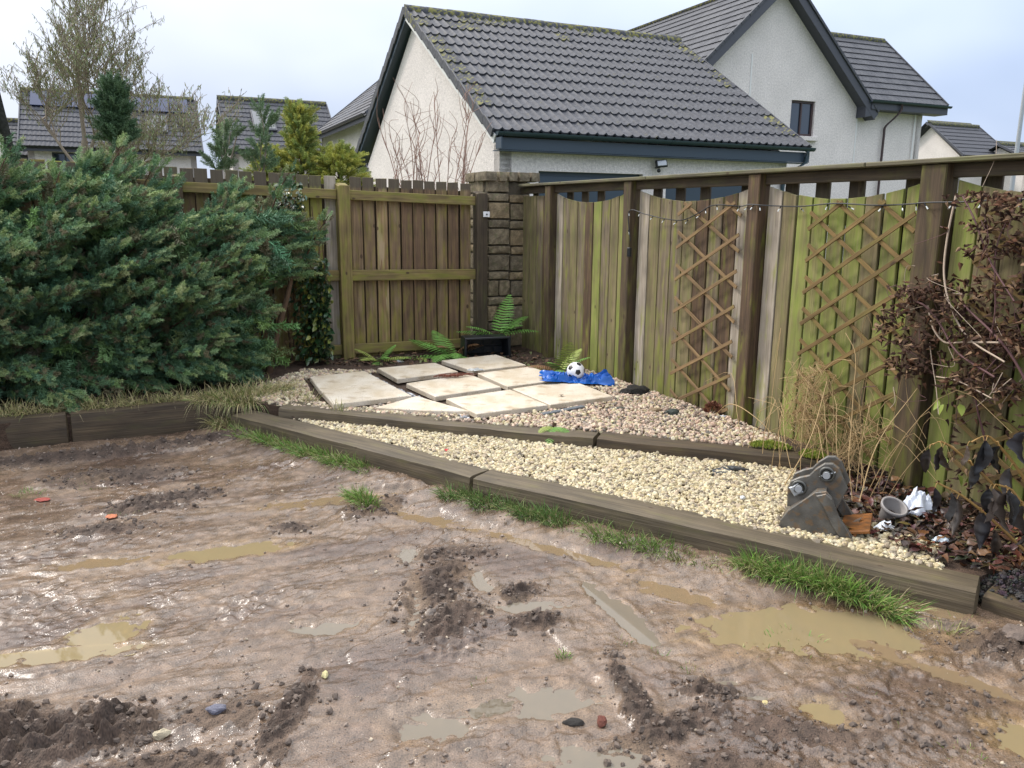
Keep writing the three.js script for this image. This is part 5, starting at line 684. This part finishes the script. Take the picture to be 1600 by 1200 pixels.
// ---------- football on the blue sack ----------
{
  const R = .076, c = [.535, .232 + R + .012, -6.66]; const g = thing('football', 'white football with black patches lying on the blue sack', 'ball', c); g.rotation.set(.5, .35, .2);
  part('ball', new THREE.SphereGeometry(R, 40, 28), std({ color: sr(236, 236, 236), roughness: .35 }), g); const ico = new THREE.IcosahedronGeometry(1, 0).attributes.position; const seen = []; for (let i = 0; i < ico.count; i++) { const v = V(ico.getX(i), ico.getY(i), ico.getZ(i)); if (!seen.some(s => s.distanceTo(v) < .01)) seen.push(v); }
  for (const v of seen) { const P = [], I = []; const u = Math.abs(v.y) < .9 ? V(0, 1, 0).cross(v).normalize() : V(1, 0, 0).cross(v).normalize(), w = v.clone().cross(u); const rings = 4; P.push(...v.clone().multiplyScalar(R * 1.006).toArray()); for (let k = 1; k <= rings; k++) for (let j = 0; j < 20; j++) { const a = j / 20 * 6.2832, f = Math.cos(Math.PI / 5) / Math.cos(((a + Math.PI / 5) % (2 * Math.PI / 5)) - Math.PI / 5); const rr = .355 * f * k / rings; P.push(...v.clone().addScaledVector(u, Math.cos(a) * rr).addScaledVector(w, Math.sin(a) * rr).normalize().multiplyScalar(R * (k === rings ? 1.0 : 1.006)).toArray()); } for (let j = 0; j < 20; j++) { I.push(0, 1 + j, 1 + (j + 1) % 20); for (let k = 0; k < rings - 1; k++) { const a = 1 + k * 20 + j, b = 1 + k * 20 + (j + 1) % 20; I.push(a, a + 20, b, b, a + 20, b + 20); } } part('panel', rawGeo(P, I), std({ color: sr(28, 28, 30), roughness: .4 }), g); }
  // crumpled plastic sack
  const nx = 90, nz = 50, P = [], I = []; for (let j = 0; j <= nz; j++) for (let i = 0; i <= nx; i++) { const u = i / nx * 2 - 1, v = j / nz * 2 - 1; const ed = 1 + .18 * noise(u * 3 + 4, v * 3) ; const x = u * .30 * ed + .02 * noise(u * 5, v * 5 + 3), z = v * .15 * ed * (1 - .25 * u) + .015 * noise(u * 6 + 7, v * 6); const rr = Math.hypot(x + .0, z); const edge = sstep(1, .8, Math.max(Math.abs(u), Math.abs(v))); let y = .012 + edge * (.052 * Math.abs(noise(u * 3.2 + 1, v * 4.5)) + .030 * Math.abs(noise(u * 8, v * 9 + 2)) + .012 * noise(u * 18, v * 18)) + .035 * sstep(.45, .75, u) * edge; y *= sstep(.03, .11, rr) * .8 + .2; P.push(x, Math.max(.004, y), z); } for (let j = 0; j < nz; j++) for (let i = 0; i < nx; i++) { const k = j * (nx + 1) + i; I.push(k, k + nx + 1, k + 1, k + 1, k + nx + 1, k + nx + 2); }
  const s = single('plastic_sack', toCreasedNormals(rawGeo(P, I), .6), std({ color: sr(20, 92, 178), roughness: .3, side: THREE.DoubleSide }), 'crumpled bright blue plastic sack under the football', 'sack'); s.position.set(.545, .232, -6.68); s.rotation.set(0, .05, -.09);
}
// ---------- loose stones, slates, scraps ----------
function rock(name, label, cat, p, s, col, seed, rot = 0, mat) { const g = pebbleGeo(seed, 2, .35); const m = single(name, boxUV(g, 'y', .5, .5), mat || std({ color: sr(...col), roughness: .6, bumpMap: stoneBump, bumpScale: .004 }), label, cat); m.position.set(...p); m.scale.set(...s); m.rotation.y = rot; return m; }
const mossRock = std({ map: tileTex(.12, 23), color: sr(150, 140, 120), roughness: .95, bumpMap: stoneBump, bumpScale: .01 });
rock('mossy_rock', 'dark mossy lump of rock by the fence foot right of the football', 'rock', [1.00, .215, -6.36], [.13, .05, .09], [70, 66, 52], 31, .4, mossRock);
rock('stone', 'dark oval stone on the pink gravel', 'stone', [.79, .205, -5.80], [.065, .016, .032], [72, 74, 66], 32, .3); rock('stone', 'dark green angular stone nearest the trellis foot', 'stone', [1.16, .215, -5.66], [.055, .028, .04], [52, 60, 54], 33, 0); rock('stone', 'tan rounded stone between the two dark stones', 'stone', [1.05, .208, -5.74], [.045, .022, .035], [132, 112, 86], 34, 0);
rock('pebble', 'blue grey slate pebble in the mud at lower left', 'stone', [-.958, mudH(-.958, -2.353)[0] + .008, -2.353], [.030, .013, .020], [112, 112, 126], 35, .2); rock('pebble', 'cream stone lying below the slate pebble', 'stone', [-1.088, mudH(-1.088, -2.236)[0] + .01, -2.236], [.025, .016, .016], [196, 184, 156], 36, .3); rock('pebble', 'small cream pebble at the top of the blade edge in the mud', 'stone', [-.648, mudH(-.648, -2.553)[0] + .008, -2.553], [.011, .010, .018], [206, 196, 146], 37, .2); rock('pebble', 'reddish brown pebble beside the broad grey puddle', 'stone', [.299, mudH(.299, -2.326)[0] + .01, -2.326], [.016, .016, .019], [112, 62, 48], 38); rock('pebble', 'round cream pebble at the small pale puddles', 'stone', [.865, .004, -2.445], [.011, .008, .011], [214, 196, 140], 39); rock('pebble', 'flat orange chip far left in the mud', 'stone', [-2.133, mudH(-2.133, -4.066)[0] + .004, -4.066], [.030, .008, .024], [196, 118, 82], 40); rock('pebble', 'flat red chip beside the weeds at far left', 'stone', [-2.66, mudH(-2.66, -4.339)[0] + .006, -4.339], [.045, .008, .022], [150, 62, 50], 41); rock('pebble', 'dark wet stone at the right edge of the broad grey puddle', 'stone', [.21, .004, -2.33], [.032, .012, .014], [46, 42, 38], 42); rock('pebble', 'tan stone in the mud near the right sleeper end', 'stone', [1.93, mudH(1.93, -2.8)[0] + .012, -2.80], [.06, .03, .04], [112, 98, 88], 43);
function plate(name, label, pts, th, mat, p, rot, cat) { const g = slab(pts, th, .002); g.rotateX(-Math.PI / 2); const m = single(name, boxUV(toCreasedNormals(g.toNonIndexed ? (g.index ? g.toNonIndexed() : g) : g, .5), 'x', 3, 3), mat, label, cat); m.position.set(...p); m.rotation.set(...rot); return m; }
const slate = std({ color: sr(66, 70, 74), roughness: .45, bumpMap: stoneBump, bumpScale: .003 });
plate('slate_piece', 'broken slate lying flat on the pale gravel', [[-.09, -.035], [.02, -.05], [.05, -.015], [.02, .05], [-.06, .03]], .014, slate, [1.255, .146, -4.55], [.06, .2, .05], 'slate'); plate('slate_piece', 'second slate fragment overlapping the broken slate', [[-.05, -.03], [.07, -.04], [.03, .045], [-.04, .03]], .012, slate, [1.33, .158, -4.57], [-.05, .5, -.16], 'slate');
plate('slate_strip', 'narrow grey slate strip at the front edge of the paving', [[-.19, -.022], [.19, -.026], [.20, .022], [-.18, .024]], .012, std({ color: sr(96, 102, 108), roughness: .4 }), [.37, .222, -5.70], [0, .62, .02], 'slate');
rock('foam_lump', 'small white lump lying on the pale gravel', 'lump', [1.23, .15, -4.067], [.014, .010, .012], [232, 236, 238], 44);
{ const g = thing('dead_flower_head', 'brown dried flower head at the foot of the tan trellis', 'flower head', [1.47, .21, -5.72]); const r = rng(91), list = []; for (let i = 0; i < 130; i++) { const d = rdir(r); d.y = Math.abs(d.y); list.push({ p: [d.x * .04, d.y * .05, d.z * .04], q: qAlong(d, r() * 6), s: .028 + .015 * r(), c: [[.22, .09, .05], [.16, .06, .04], [.28, .13, .07]][Math.floor(r() * 3)] }); } inst('petals', leafGeo(.8, .25, 2, .3), MT.foliage, list, g); part('stalk', tube([[0, -.03, 0], [0, .02, 0]], .006, .006, 5), MT.bark, g); }
function rag(label, p, sx, sz, h, seed, col, ry = 0) { const n = 36, P = [], I = []; for (let j = 0; j <= n; j++) for (let i = 0; i <= n; i++) { const u = i / n * 2 - 1, v = j / n * 2 - 1; const e = 1 + .35 * noise(u * 2 + seed, v * 2); const x = u * sx * e, z = v * sz * e; const ed = sstep(1.1, .5, Math.hypot(u, v)); P.push(x + .2 * sx * noise(u * 3, v * 3 + seed), .004 + ed * h * (.45 + .7 * Math.abs(noise(u * 1.8 + seed, v * 1.8)) + .22 * Math.abs(noise(u * 5 + seed, v * 5))), z); } for (let j = 0; j < n; j++) for (let i = 0; i < n; i++) { const k = j * (n + 1) + i; const cu = (i + .5) / n * 2 - 1, cv = (j + .5) / n * 2 - 1; if (Math.hypot(cu, cv) > 1 + .25 * noise(cu * 4 + seed, cv * 4)) continue; I.push(k, k + n + 1, k + 1, k + 1, k + n + 1, k + n + 2); } const m = single('plastic_scrap', toCreasedNormals(rawGeo(P, I), .5), std({ color: sr(...col), roughness: .4, side: THREE.DoubleSide }), label, 'plastic'); m.position.set(...p); m.rotation.y = ry; return m; }
rag('crumpled white plastic bag beside the plant pot', [2.055, .155, -3.86], .085, .07, .12, 3, [222, 228, 238], .3); rag('small white plastic scrap in the leaf litter before the bag', [1.80, .15, -3.66], .05, .035, .03, 9, [232, 236, 240], .6); rag('pale blue plastic scrap under the wilted plant', [1.99, .15, -3.50], .045, .03, .02, 14, [200, 212, 222], .1); rag('white paper scrap by the dried flower head', [1.49, .203, -5.58], .05, .02, .01, 18, [214, 222, 230], .4); rag('clear crumpled plastic on the corner of the back slab', [-.32, .252, -6.985], .07, .03, .02, 22, [176, 178, 174], .2); rag('white foil scrap at the left fence foot', [-1.10, .185, -7.72], .04, .03, .02, 26, [206, 210, 212], .2);
{ // dead fern scraps
  const r = rng(95), br = []; for (let i = 0; i < 46; i++) { const a = r() * 6.28, l = .05 + .12 * r(), x = (r() - .5) * .22, z = (r() - .5) * .06; br.push(tube([[x, .004 + .012 * r(), z], [x + Math.cos(a) * l * .5, .014 + .014 * r(), z + Math.sin(a) * l * .25], [x + Math.cos(a) * l, .006, z + Math.sin(a) * l * .5]], .004, .002, 4)); } const m = single('dead_fronds', merge(br), std({ color: sr(112, 62, 44), roughness: .8 }), 'reddish brown dead fern scraps lying across the slab joint', 'dead fronds'); m.position.set(-.50, .245, -6.74); m.rotation.y = .35;
  const l = single('fallen_leaf', leafGeo(.6, .2, 4, .3).rotateX(-1.4).scale(.05, .05, .05), std({ color: sr(72, 46, 32), roughness: .6, side: THREE.DoubleSide }), 'dark fallen leaf lying on the front right slab', 'leaf'); l.position.set(.379, .25, -6.03); const l2 = single('fallen_leaf', leafGeo(.6, .2, 4, .3).rotateX(-1.2).scale(.04, .04, .04), std({ color: sr(168, 34, 34), roughness: .6, side: THREE.DoubleSide }), 'bright red leaf on the pale gravel near the front sleeper', 'leaf'); l2.position.set(-.41, .152, -4.86);
}
{ // moss cushions on the dark upper sleeper
  for (const [x, z, sx, sz, lab] of [[1.60, -4.80, .13, .05, 'bright moss cushion on the end of the dark upper sleeper'], [1.80, -4.62, .08, .06, 'yellow green moss clump past the end of the dark upper sleeper']]) { const r = rng(96 + Math.round(x * 10)), list = []; for (let i = 0; i < 900; i++) { const a = r() * 6.28, d = Math.sqrt(r()); list.push({ p: [Math.cos(a) * d * sx, .03 * (1 - d * d) * (.6 + .5 * r()), Math.sin(a) * d * sz], q: qAlong(V((r() - .5), 1, (r() - .5)), r() * 6), s: .014 + .01 * r(), c: [[.26, .32, .04], [.18, .25, .03], [.34, .36, .06]][Math.floor(r() * 3)] }); } const m = inst('moss', leafGeo(.5, .2, 2, .2), MT.foliage, list); m.name = numbered('moss'); tag(m, lab, 'moss'); m.position.set(x, .212, z); m.rotation.y = -.35; }
}
// ---------- digger bucket ----------
{
  const g = thing('digger_bucket', 'rusty grey digger bucket standing behind the long sleeper', 'digger bucket', [1.300, .125, -3.69], -.46); g.scale.setScalar(1.18);
  const steelT = tex(256, 256, (u, v) => { const n = fbm(u * 6, v * 6, 5, 6, 6), m = fbm(u * 14 + 4, v * 14, 4, 14, 14), s = sstep(.05, .3, m); let c = mix3([116, 113, 106], [74, 71, 66], clamp(.5 + n)); c = mix3(c, [126, 94, 62], s * .5); return c; }); const st = std({ map: steelT, roughness: .42, metalness: .1, bumpMap: stoneBump, bumpScale: .002 });
  const rustT = tex(256, 256, (u, v) => { const n = fbm(u * 7, v * 7, 5, 7, 7); return mix3([158, 98, 42], [92, 62, 36], clamp(.45 + n * 1.2)); }); const rust = std({ map: rustT, roughness: .6, metalness: .1 });
  const ear = [[.02, .085], [.016, .165], [.027, .197], [.06, .218], [.096, .232], [.118, .262], [.15, .290], [.182, .294], [.206, .277], [.245, .198], [.21, .10], [.12, .09]], body = [[0, -.03], [.004, .04], [.033, .088], [.127, .18], [.170, .192], [.194, .167], [.214, .107], [.272, .035], [.30, -.01], [.28, -.03]];
  const W = .235; for (const z of [-.055, -.165]) part('hanger_plate', boxUV(slab(ear, .018, .004), 'y', 2, 2, z * 9, 0), st, g, [0, 0, z]);
  for (const z of [0, -W + .014]) { part('side_plate', boxUV(slab(body, .014, .003), 'y', 2, 2, z * 5, 0), st, g, [0, 0, z]); part('side_edge', boxUV(slab([[.135, .17], [.17, .185], [.195, .165], [.225, .10], [.29, .0], [.25, -.01], [.20, .06], [.17, .12]], .010, .003), 'y', 2, 2), st, g, [0, 0, z + .011]); }
  // curved back shell between the side plates
  const shell = []; const prof = [[.30, -.018], [.22, -.03], [.12, -.03], [.03, -.02], [.002, .03], [.035, .088], [.09, .14], [.132, .182], [.168, .190]]; const P = [], I = []; prof.forEach(([x, y], i) => { P.push(x, y, -.012, x, y, -W + .012); }); for (let i = 0; i < prof.length - 1; i++) { const k = i * 2; I.push(k, k + 1, k + 2, k + 1, k + 3, k + 2); } const sg = boxUV(rawGeo(P, I), 'y', 2, 2); st.side = THREE.DoubleSide; part('shell', sg, st, g);
  part('cutting_edge', boxUV(cbox(.11, .014, W - .02, .003), 'x', 3, 3), rust, g, [.288, .036, -W / 2], [0, 0, .22]); part('cutting_edge', boxUV(cbox(.012, .05, W - .03, .003), 'y', 3, 3), rust, g, [.285, .018, -W / 2], [0, 0, -.5]);
  for (const [x, y] of [[.163, .248], [.062, .175]]) { const pin = part('pin', cyl(.017, .017, .17, 16).rotateX(Math.PI / 2), MT.steel, g, [x, y, -.12]); part('collar', new THREE.TorusGeometry(.026, .006, 8, 20), MT.steel, pin, [0, 0, .072]); part('pin_head', cyl(.014, .014, .02, 14).rotateX(Math.PI / 2), MT.metalPale, pin, [0, 0, .085]); }
  const bp = part('bolt_plate', cbox(.042, .042, .012, .004), MT.metalPale, g, [.052, .165, -.046], [0, 0, .62]); part('bolt_head', cyl(.009, .009, .008, 6).rotateX(Math.PI / 2), MT.steel, bp, [0, 0, .008]);
  part('split_pin', tube([[.135, .235, -.046], [.16, .246, -.044], [.195, .262, -.046]], .003, .003, 5), MT.metalPale, g);
}
{ // plant pot lying tipped towards the viewer
  const g = thing('plant_pot', 'grey plastic plant pot tilted among the leaf litter', 'plant pot', [1.895, .175, -3.80]); g.rotation.set(.45, 0, -.1, 'YXZ'); const m = std({ color: sr(142, 138, 136), roughness: .5, side: THREE.DoubleSide }); const L = (p, s = 28) => new THREE.LatheGeometry(p.map(q => new THREE.Vector2(...q)), s);
  part('pot', L([[0, -.055], [.042, -.055], [.056, .04], [.0535, .04], [.040, -.05], [0, -.05]]), m, g); part('rim', L([[.054, .028], [.064, .028], [.066, .046], [.0535, .046], [.0535, .028]]), m, g); part('soil', L([[0, -.022], [.046, -.022]]), std({ color: sr(46, 34, 28) }), g);
}
stage('objects');
// ---------- right-hand plants and string lights ----------
const RF = (x, h, d) => { const q = onR(x, d); return V(q[0], h, q[1]); };
{
  const r = rng(1001); const g = thing('dead_climber', 'dead brown climber with shrivelled leaves hanging over the right end of the fence', 'climber', [0, 0, 0]);
  const pale = std({ color: sr(170, 152, 134), roughness: .7 }), purple = std({ color: sr(96, 66, 66), roughness: .7 });
  const S = (pts, a, b, m) => part('stem', tube(pts.map(p => RF(...p)), a, b, 6, pts.length * 5), m, g);
  S([[1.515, 1.72, .10], [1.525, 1.52, .14], [1.56, 1.34, .18], [1.64, 1.20, .22], [1.78, 1.06, .26], [2.0, .98, .30]], .0055, .0045, pale); S([[1.30, 1.26, .10], [1.36, 1.20, .14], [1.48, 1.17, .18], [1.58, 1.10, .2], [1.72, .98, .24], [1.95, .90, .28]], .006, .005, purple); S([[1.46, 1.17, .14], [1.54, 1.06, .18], [1.62, 1.01, .2], [1.75, 1.03, .24], [1.95, 1.06, .28]], .005, .005, pale);
  S([[1.55, 1.72, .1], [1.66, 1.60, .14], [1.80, 1.42, .2], [1.98, 1.25, .26]], .005, .004, purple); S([[1.48, .98, .12], [1.55, .90, .18], [1.62, .78, .22], [1.68, .66, .26]], .003, .002, pale); S([[1.60, .83, .2], [1.74, .84, .24], [1.95, .80, .28]], .004, .003, pale); S([[1.85, .5, .1], [1.8, .8, .18], [1.86, 1.15, .2], [1.80, 1.5, .16], [1.88, 1.75, .12]], .005, .003, purple); S([[2.3, .1, .2], [2.2, .6, .2], [2.0, 1.0, .25], [1.7, 1.2, .2]], .009, .005, purple); S([[1.62, 1.76, .06], [1.66, 1.9, .05], [1.64, 1.98, .03]], .002, .001, pale);
  for (let i = 0; i < 46; i++) { const x = 1.27 + .75 * r(), h = .7 + r() * .95, d = .06 + .2 * r(); S([[x, h, d], [x + (r() - .5) * .16, h - .06 + (r() - .5) * .12, d + .03], [x + (r() - .5) * .32, h - .15 + (r() - .5) * .25, d + .05 * r()]], .0022, .0012, r() < .35 ? pale : purple); }
  const list = []; const put = (x, h, d) => { const p = RF(x, h, d); const c = [[.058, .034, .026], [.085, .050, .036], [.050, .030, .022], [.14, .085, .052], [.11, .055, .034], [.22, .145, .09]][Math.floor(r() * 6)]; list.push({ p: [p.x, p.y, p.z], q: qAlong(V((r() - .5) * 1.4, -.8 + (r() - .5), (r() - .5) * 1.4), r() * 6.28), s: [.015 + .016 * r(), .018 + .02 * r(), .03], c }); };
  let n = 0; while (n < 1900) { const x = 1.24 + .95 * r(), h = .78 + .96 * r(); const dens = sstep(.15, -.05, Math.hypot((x - 1.58) / .42, (h - 1.06) / .26) - 1) * .9 + .55 * sstep(1.35, 1.55, h) * sstep(1.50, 1.62, x) + .4 * sstep(1.6, 1.8, x); if (r() < dens * clamp(.30 + 1.3 * noise(x * 9, h * 9))) { put(x, h, .04 + .24 * r()); n++; } }
  for (let k = 0; k < 9; k++) { const x = 1.45 + .6 * r(); for (let i = 0; i < 9; i++) put(x + .04 * (r() - .5), .25 + .5 * r(), .05 + .1 * r()); }
  inst('leaves', crinkle(leafGeo(.7, .7, 5, 1.0), 6, .35), new THREE.MeshPhysicalMaterial({ color: 0xffffff, roughness: .95, specularIntensity: .25, side: THREE.DoubleSide }), list, g);
  const green = []; for (const [x, h] of [[1.62, .72], [1.66, .70], [1.70, .44], [1.78, .37], [1.74, .72], [1.86, .40]]) { const p = RF(x, h, .2); green.push({ p: [p.x, p.y, p.z], q: qAlong(V(r() - .5, -.7, r() - .2), r() * 6), s: .06, c: [.22, .28, .05] }); } inst('green_leaves', leafGeo(.7, .15, 4, .3), MT.foliage, green, g);
}
{ // dried bindweed and grass stalks
  const r = rng(1002); const g = thing('dried_stalks', 'tangle of pale dried stalks against the fence right of the upper sleeper', 'dead plant', [0, 0, 0]); const st = [], knot = [];
  for (let i = 0; i < 46; i++) { const x = .52 + .95 * r(), d = .08 + .42 * r(); const h = .25 + .65 * r() * r() + .12; const lx = (r() - .5) * 1.1; st.push(tube([RF(x, .10, d), RF(x + lx * .3, .10 + h * .6, d - .03), RF(x + lx * .7, .10 + h, d * .6 + .05), RF(x + lx * 1.3, .10 + h * (.55 + .5 * r()), d * .6 + .1 * r())], .0026, .0012, 3, 9)); }
  for (let i = 0; i < 300; i++) { const cx = r() < .6 ? .76 : 1.02, x = cx + (r() - .5) * (cx < .9 ? .26 : .55), h = (cx < .9 ? .28 : .2) + .45 * r() * (cx < .9 ? 1 : .6), d = .08 + .2 * r(), q = () => (r() - .5) * .16; st.push(tube([RF(x, h, d), RF(x + q(), h + q(), d + q() * .4), RF(x + q(), h + q(), d + q() * .4), RF(x + q() * 1.4, h + q() * 1.3, d + q() * .4)], .0019, .001, 3, 7)); }
  for (const p of [[[.60, .2, .1], [.70, .55, .12], [.86, .78, .1], [.98, .80, .1]], [[1.12, .3, .2], [1.06, .6, .15], [1.00, .85, .1], [.90, .95, .08]], [[-.15, .22, .12], [.1, .36, .2], [.4, .34, .25], [.62, .2, .2]], [[1.46, .12, .5], [1.42, .45, .35], [1.5, .75, .2]], [[1.05, .12, .62], [1.1, .4, .5], [1.0, .7, .3]]]) st.push(tube(p.map(e => RF(...e)), .004, .002, 4, 14));
  const m = part('stalks', merge(st), std({ color: sr(176, 150, 108), roughness: .8 }), g); m.userData.kind = 'stuff';
}
{ // wilted plant with big blackened leaves
  const r = rng(1003); const g = thing('wilted_plant', 'wilted plant with large blackened drooping leaves at the right edge', 'plant', [0, 0, 0]); const stem = std({ color: sr(150, 118, 66), roughness: .6 });
  const mats = [[38, 34, 36], [52, 46, 44], [66, 56, 48], [44, 44, 46]].map(c => std({ color: sr(...c), roughness: .5, side: THREE.DoubleSide, bumpMap: mudBump, bumpScale: .004 })); const lg = [0, 1, 2].map(i => { const q = leafGeo(.46, .4 + .12 * i, 12, .15 * i); const p = q.attributes.position; for (let k = 0; k < p.count; k++) p.setZ(k, p.getZ(k) + .10 * noise(p.getX(k) * 6 + i * 4, p.getY(k) * 5) + .05 * noise(p.getX(k) * 14 + i, p.getY(k) * 15)); q.computeVertexNormals(); return q; });
  const stems = [[[2.45, .08, -3.35], [2.22, .36, -3.36], [2.03, .55, -3.40], [1.90, .645, -3.44], [1.865, .63, -3.44]], [[2.40, .1, -3.3], [2.25, .45, -3.3], [2.10, .66, -3.36], [2.06, .69, -3.38], [2.00, .66, -3.38]], [[2.35, .08, -3.25], [2.15, .28, -3.3], [1.98, .42, -3.36], [1.88, .47, -3.38]], [[2.4, .1, -3.2], [2.3, .5, -3.2], [2.22, .78, -3.24], [2.15, .76, -3.26]], [[2.35, .1, -3.2], [2.2, .34, -3.2], [2.10, .50, -3.22], [2.04, .52, -3.22]]];
  for (const s of stems) { part('stem', tube(s, .008, .0045, 6), stem, g); const c = new THREE.CatmullRomCurve3(s.map(p => V(...p))); for (let k = 0; k < 5; k++) { const p = c.getPoint(.38 + .62 * k / 4); const side = k % 2 ? 1 : -1; const a = p.clone().add(V(side * .015 - .01, -.012, .02 * r() + .01)); part('stem', tube([p, p.clone().lerp(a, .6).add(V(0, .012, 0)), a], .003, .002, 4), stem, g); const L = .10 + .07 * r(); const m = part('leaf', lg[Math.floor(r() * 3)], mats[Math.floor(r() * 4)], g, [a.x, a.y, a.z]); m.quaternion.copy(qAlong(V((r() - .5) * .45 + side * .12, -1, (r() - .4) * .35), r() * 6.28)); m.scale.set(L * (.6 + .35 * r()), L, L); } }
  const weeds = []; for (let i = 0; i < 26; i++) { const x = 1.98 + .35 * r(), z = -3.55 + .25 * r(); weeds.push({ p: [x, .10, z], q: eul(-.9 + (r() - .5), r() * 6.28, (r() - .5), 'YXZ'), s: .05 + .05 * r(), c: [[.20, .27, .07], [.16, .24, .05], [.32, .31, .12]][i % 3] }); }
  const w = inst('green_shoots', leafGeo(.28, .15, 4, .3), MT.foliage, weeds); w.name = numbered('green_shoots'); tag(w, 'pale green shoots under the wilted plant', 'plant');
}
{ // dark soil heap at the right edge
  const n = 60, P = [], I = []; for (let j = 0; j <= n; j++) for (let i = 0; i <= n; i++) { const u = i / n * 2 - 1, v = j / n * 2 - 1; const e = sstep(1.05, .3, Math.hypot(u, v)); P.push(u * .25, -.03 + e * (.085 + .05 * Math.abs(noise(u * 4, v * 4)) + .03 * noise(u * 10, v * 10) + .016 * noise(u * 24, v * 24)), v * .17); } for (let j = 0; j < n; j++) for (let i = 0; i < n; i++) { const k = j * (n + 1) + i; I.push(k, k + n + 1, k + 1, k + 1, k + n + 1, k + n + 2); }
  const m = struct('dark_soil', rawGeo(P, I), std({ color: sr(46, 40, 38), roughness: .9, bumpMap: mudBump, bumpScale: .01 })); m.position.set(2.16, .05, -3.12); m.rotation.y = -.7;
  const r = rng(1004), list = []; for (let i = 0; i < 900; i++) { const a = r() * 6.28, d = Math.sqrt(r()); const s = .003 + .010 * Math.pow(r(), 3); const x = 2.16 + Math.cos(a) * d * .21, z = -3.12 + Math.sin(a) * d * .18; list.push({ p: [x, .05 + .10 * (1 - d * d) + .02 * r(), z], q: eul(r() * 6, r() * 6, r() * 6), s, c: [.03, .026, .024].map(v => v * (.7 + .8 * r())) }); } const c = inst('soil_crumbs', pebbleGeo(16, 1, .5), std({ color: 0xffffff, roughness: .8 }), list); c.name = numbered('soil_crumbs'); tag(c, 'black soil crumbs heaped at the right edge', 'soil');
}
{ // string lights along the fence
  const g = thing('string_lights', 'dark string light cable with small white bulbs looped along the right fence', 'string lights', [0, 0, 0]); const pts = [[-1.37, 1.40, .085], [-1.40, 1.64, .085], [-1.2, 1.615, .06], [-1.0, 1.585, .03], [-.77, 1.575, .03], [-.55, 1.63, .045], [-.42, 1.68, .04], [-.1, 1.675, .05], [.02, 1.685, .085], [.12, 1.68, .06], [.4, 1.672, .03], [.7, 1.688, .045], [1.0, 1.676, .045], [1.22, 1.682, .05], [1.34, 1.688, .085], [1.52, 1.69, .06], [1.8, 1.70, .05], [2.4, 1.68, .05]];
  part('cable', tube(pts.map(p => RF(...p)), .0042, .0042, 5, 110), MT.blackPlastic, g); const c = new THREE.CatmullRomCurve3(pts.map(p => RF(...p))); const bulb = new THREE.CylinderGeometry(.003, .0042, .018, 7), sock = new THREE.CylinderGeometry(.0045, .004, .016, 7); const r = rng(1005);
  for (let i = 0; i < 26; i++) { const p = c.getPoint((i + .5) / 26); const q = eul((r() - .5) * 1.8, 0, (r() - .5) * 1.8); const b = part('bulb', bulb, std({ color: sr(226, 232, 232), roughness: .25 }), g, [p.x, p.y - .026, p.z]); b.quaternion.copy(q); part('socket', sock, MT.blackPlastic, b, [0, .02, 0]); }
  const p = RF(-1.37, 1.31, .09); part('control_box', cbox(.035, .075, .03, .006), MT.blackPlastic, g, [p.x, p.y, p.z], [0, -1.1, 0]);
}
stage('vines');
stage('end');
renderer.render(scene, camera);
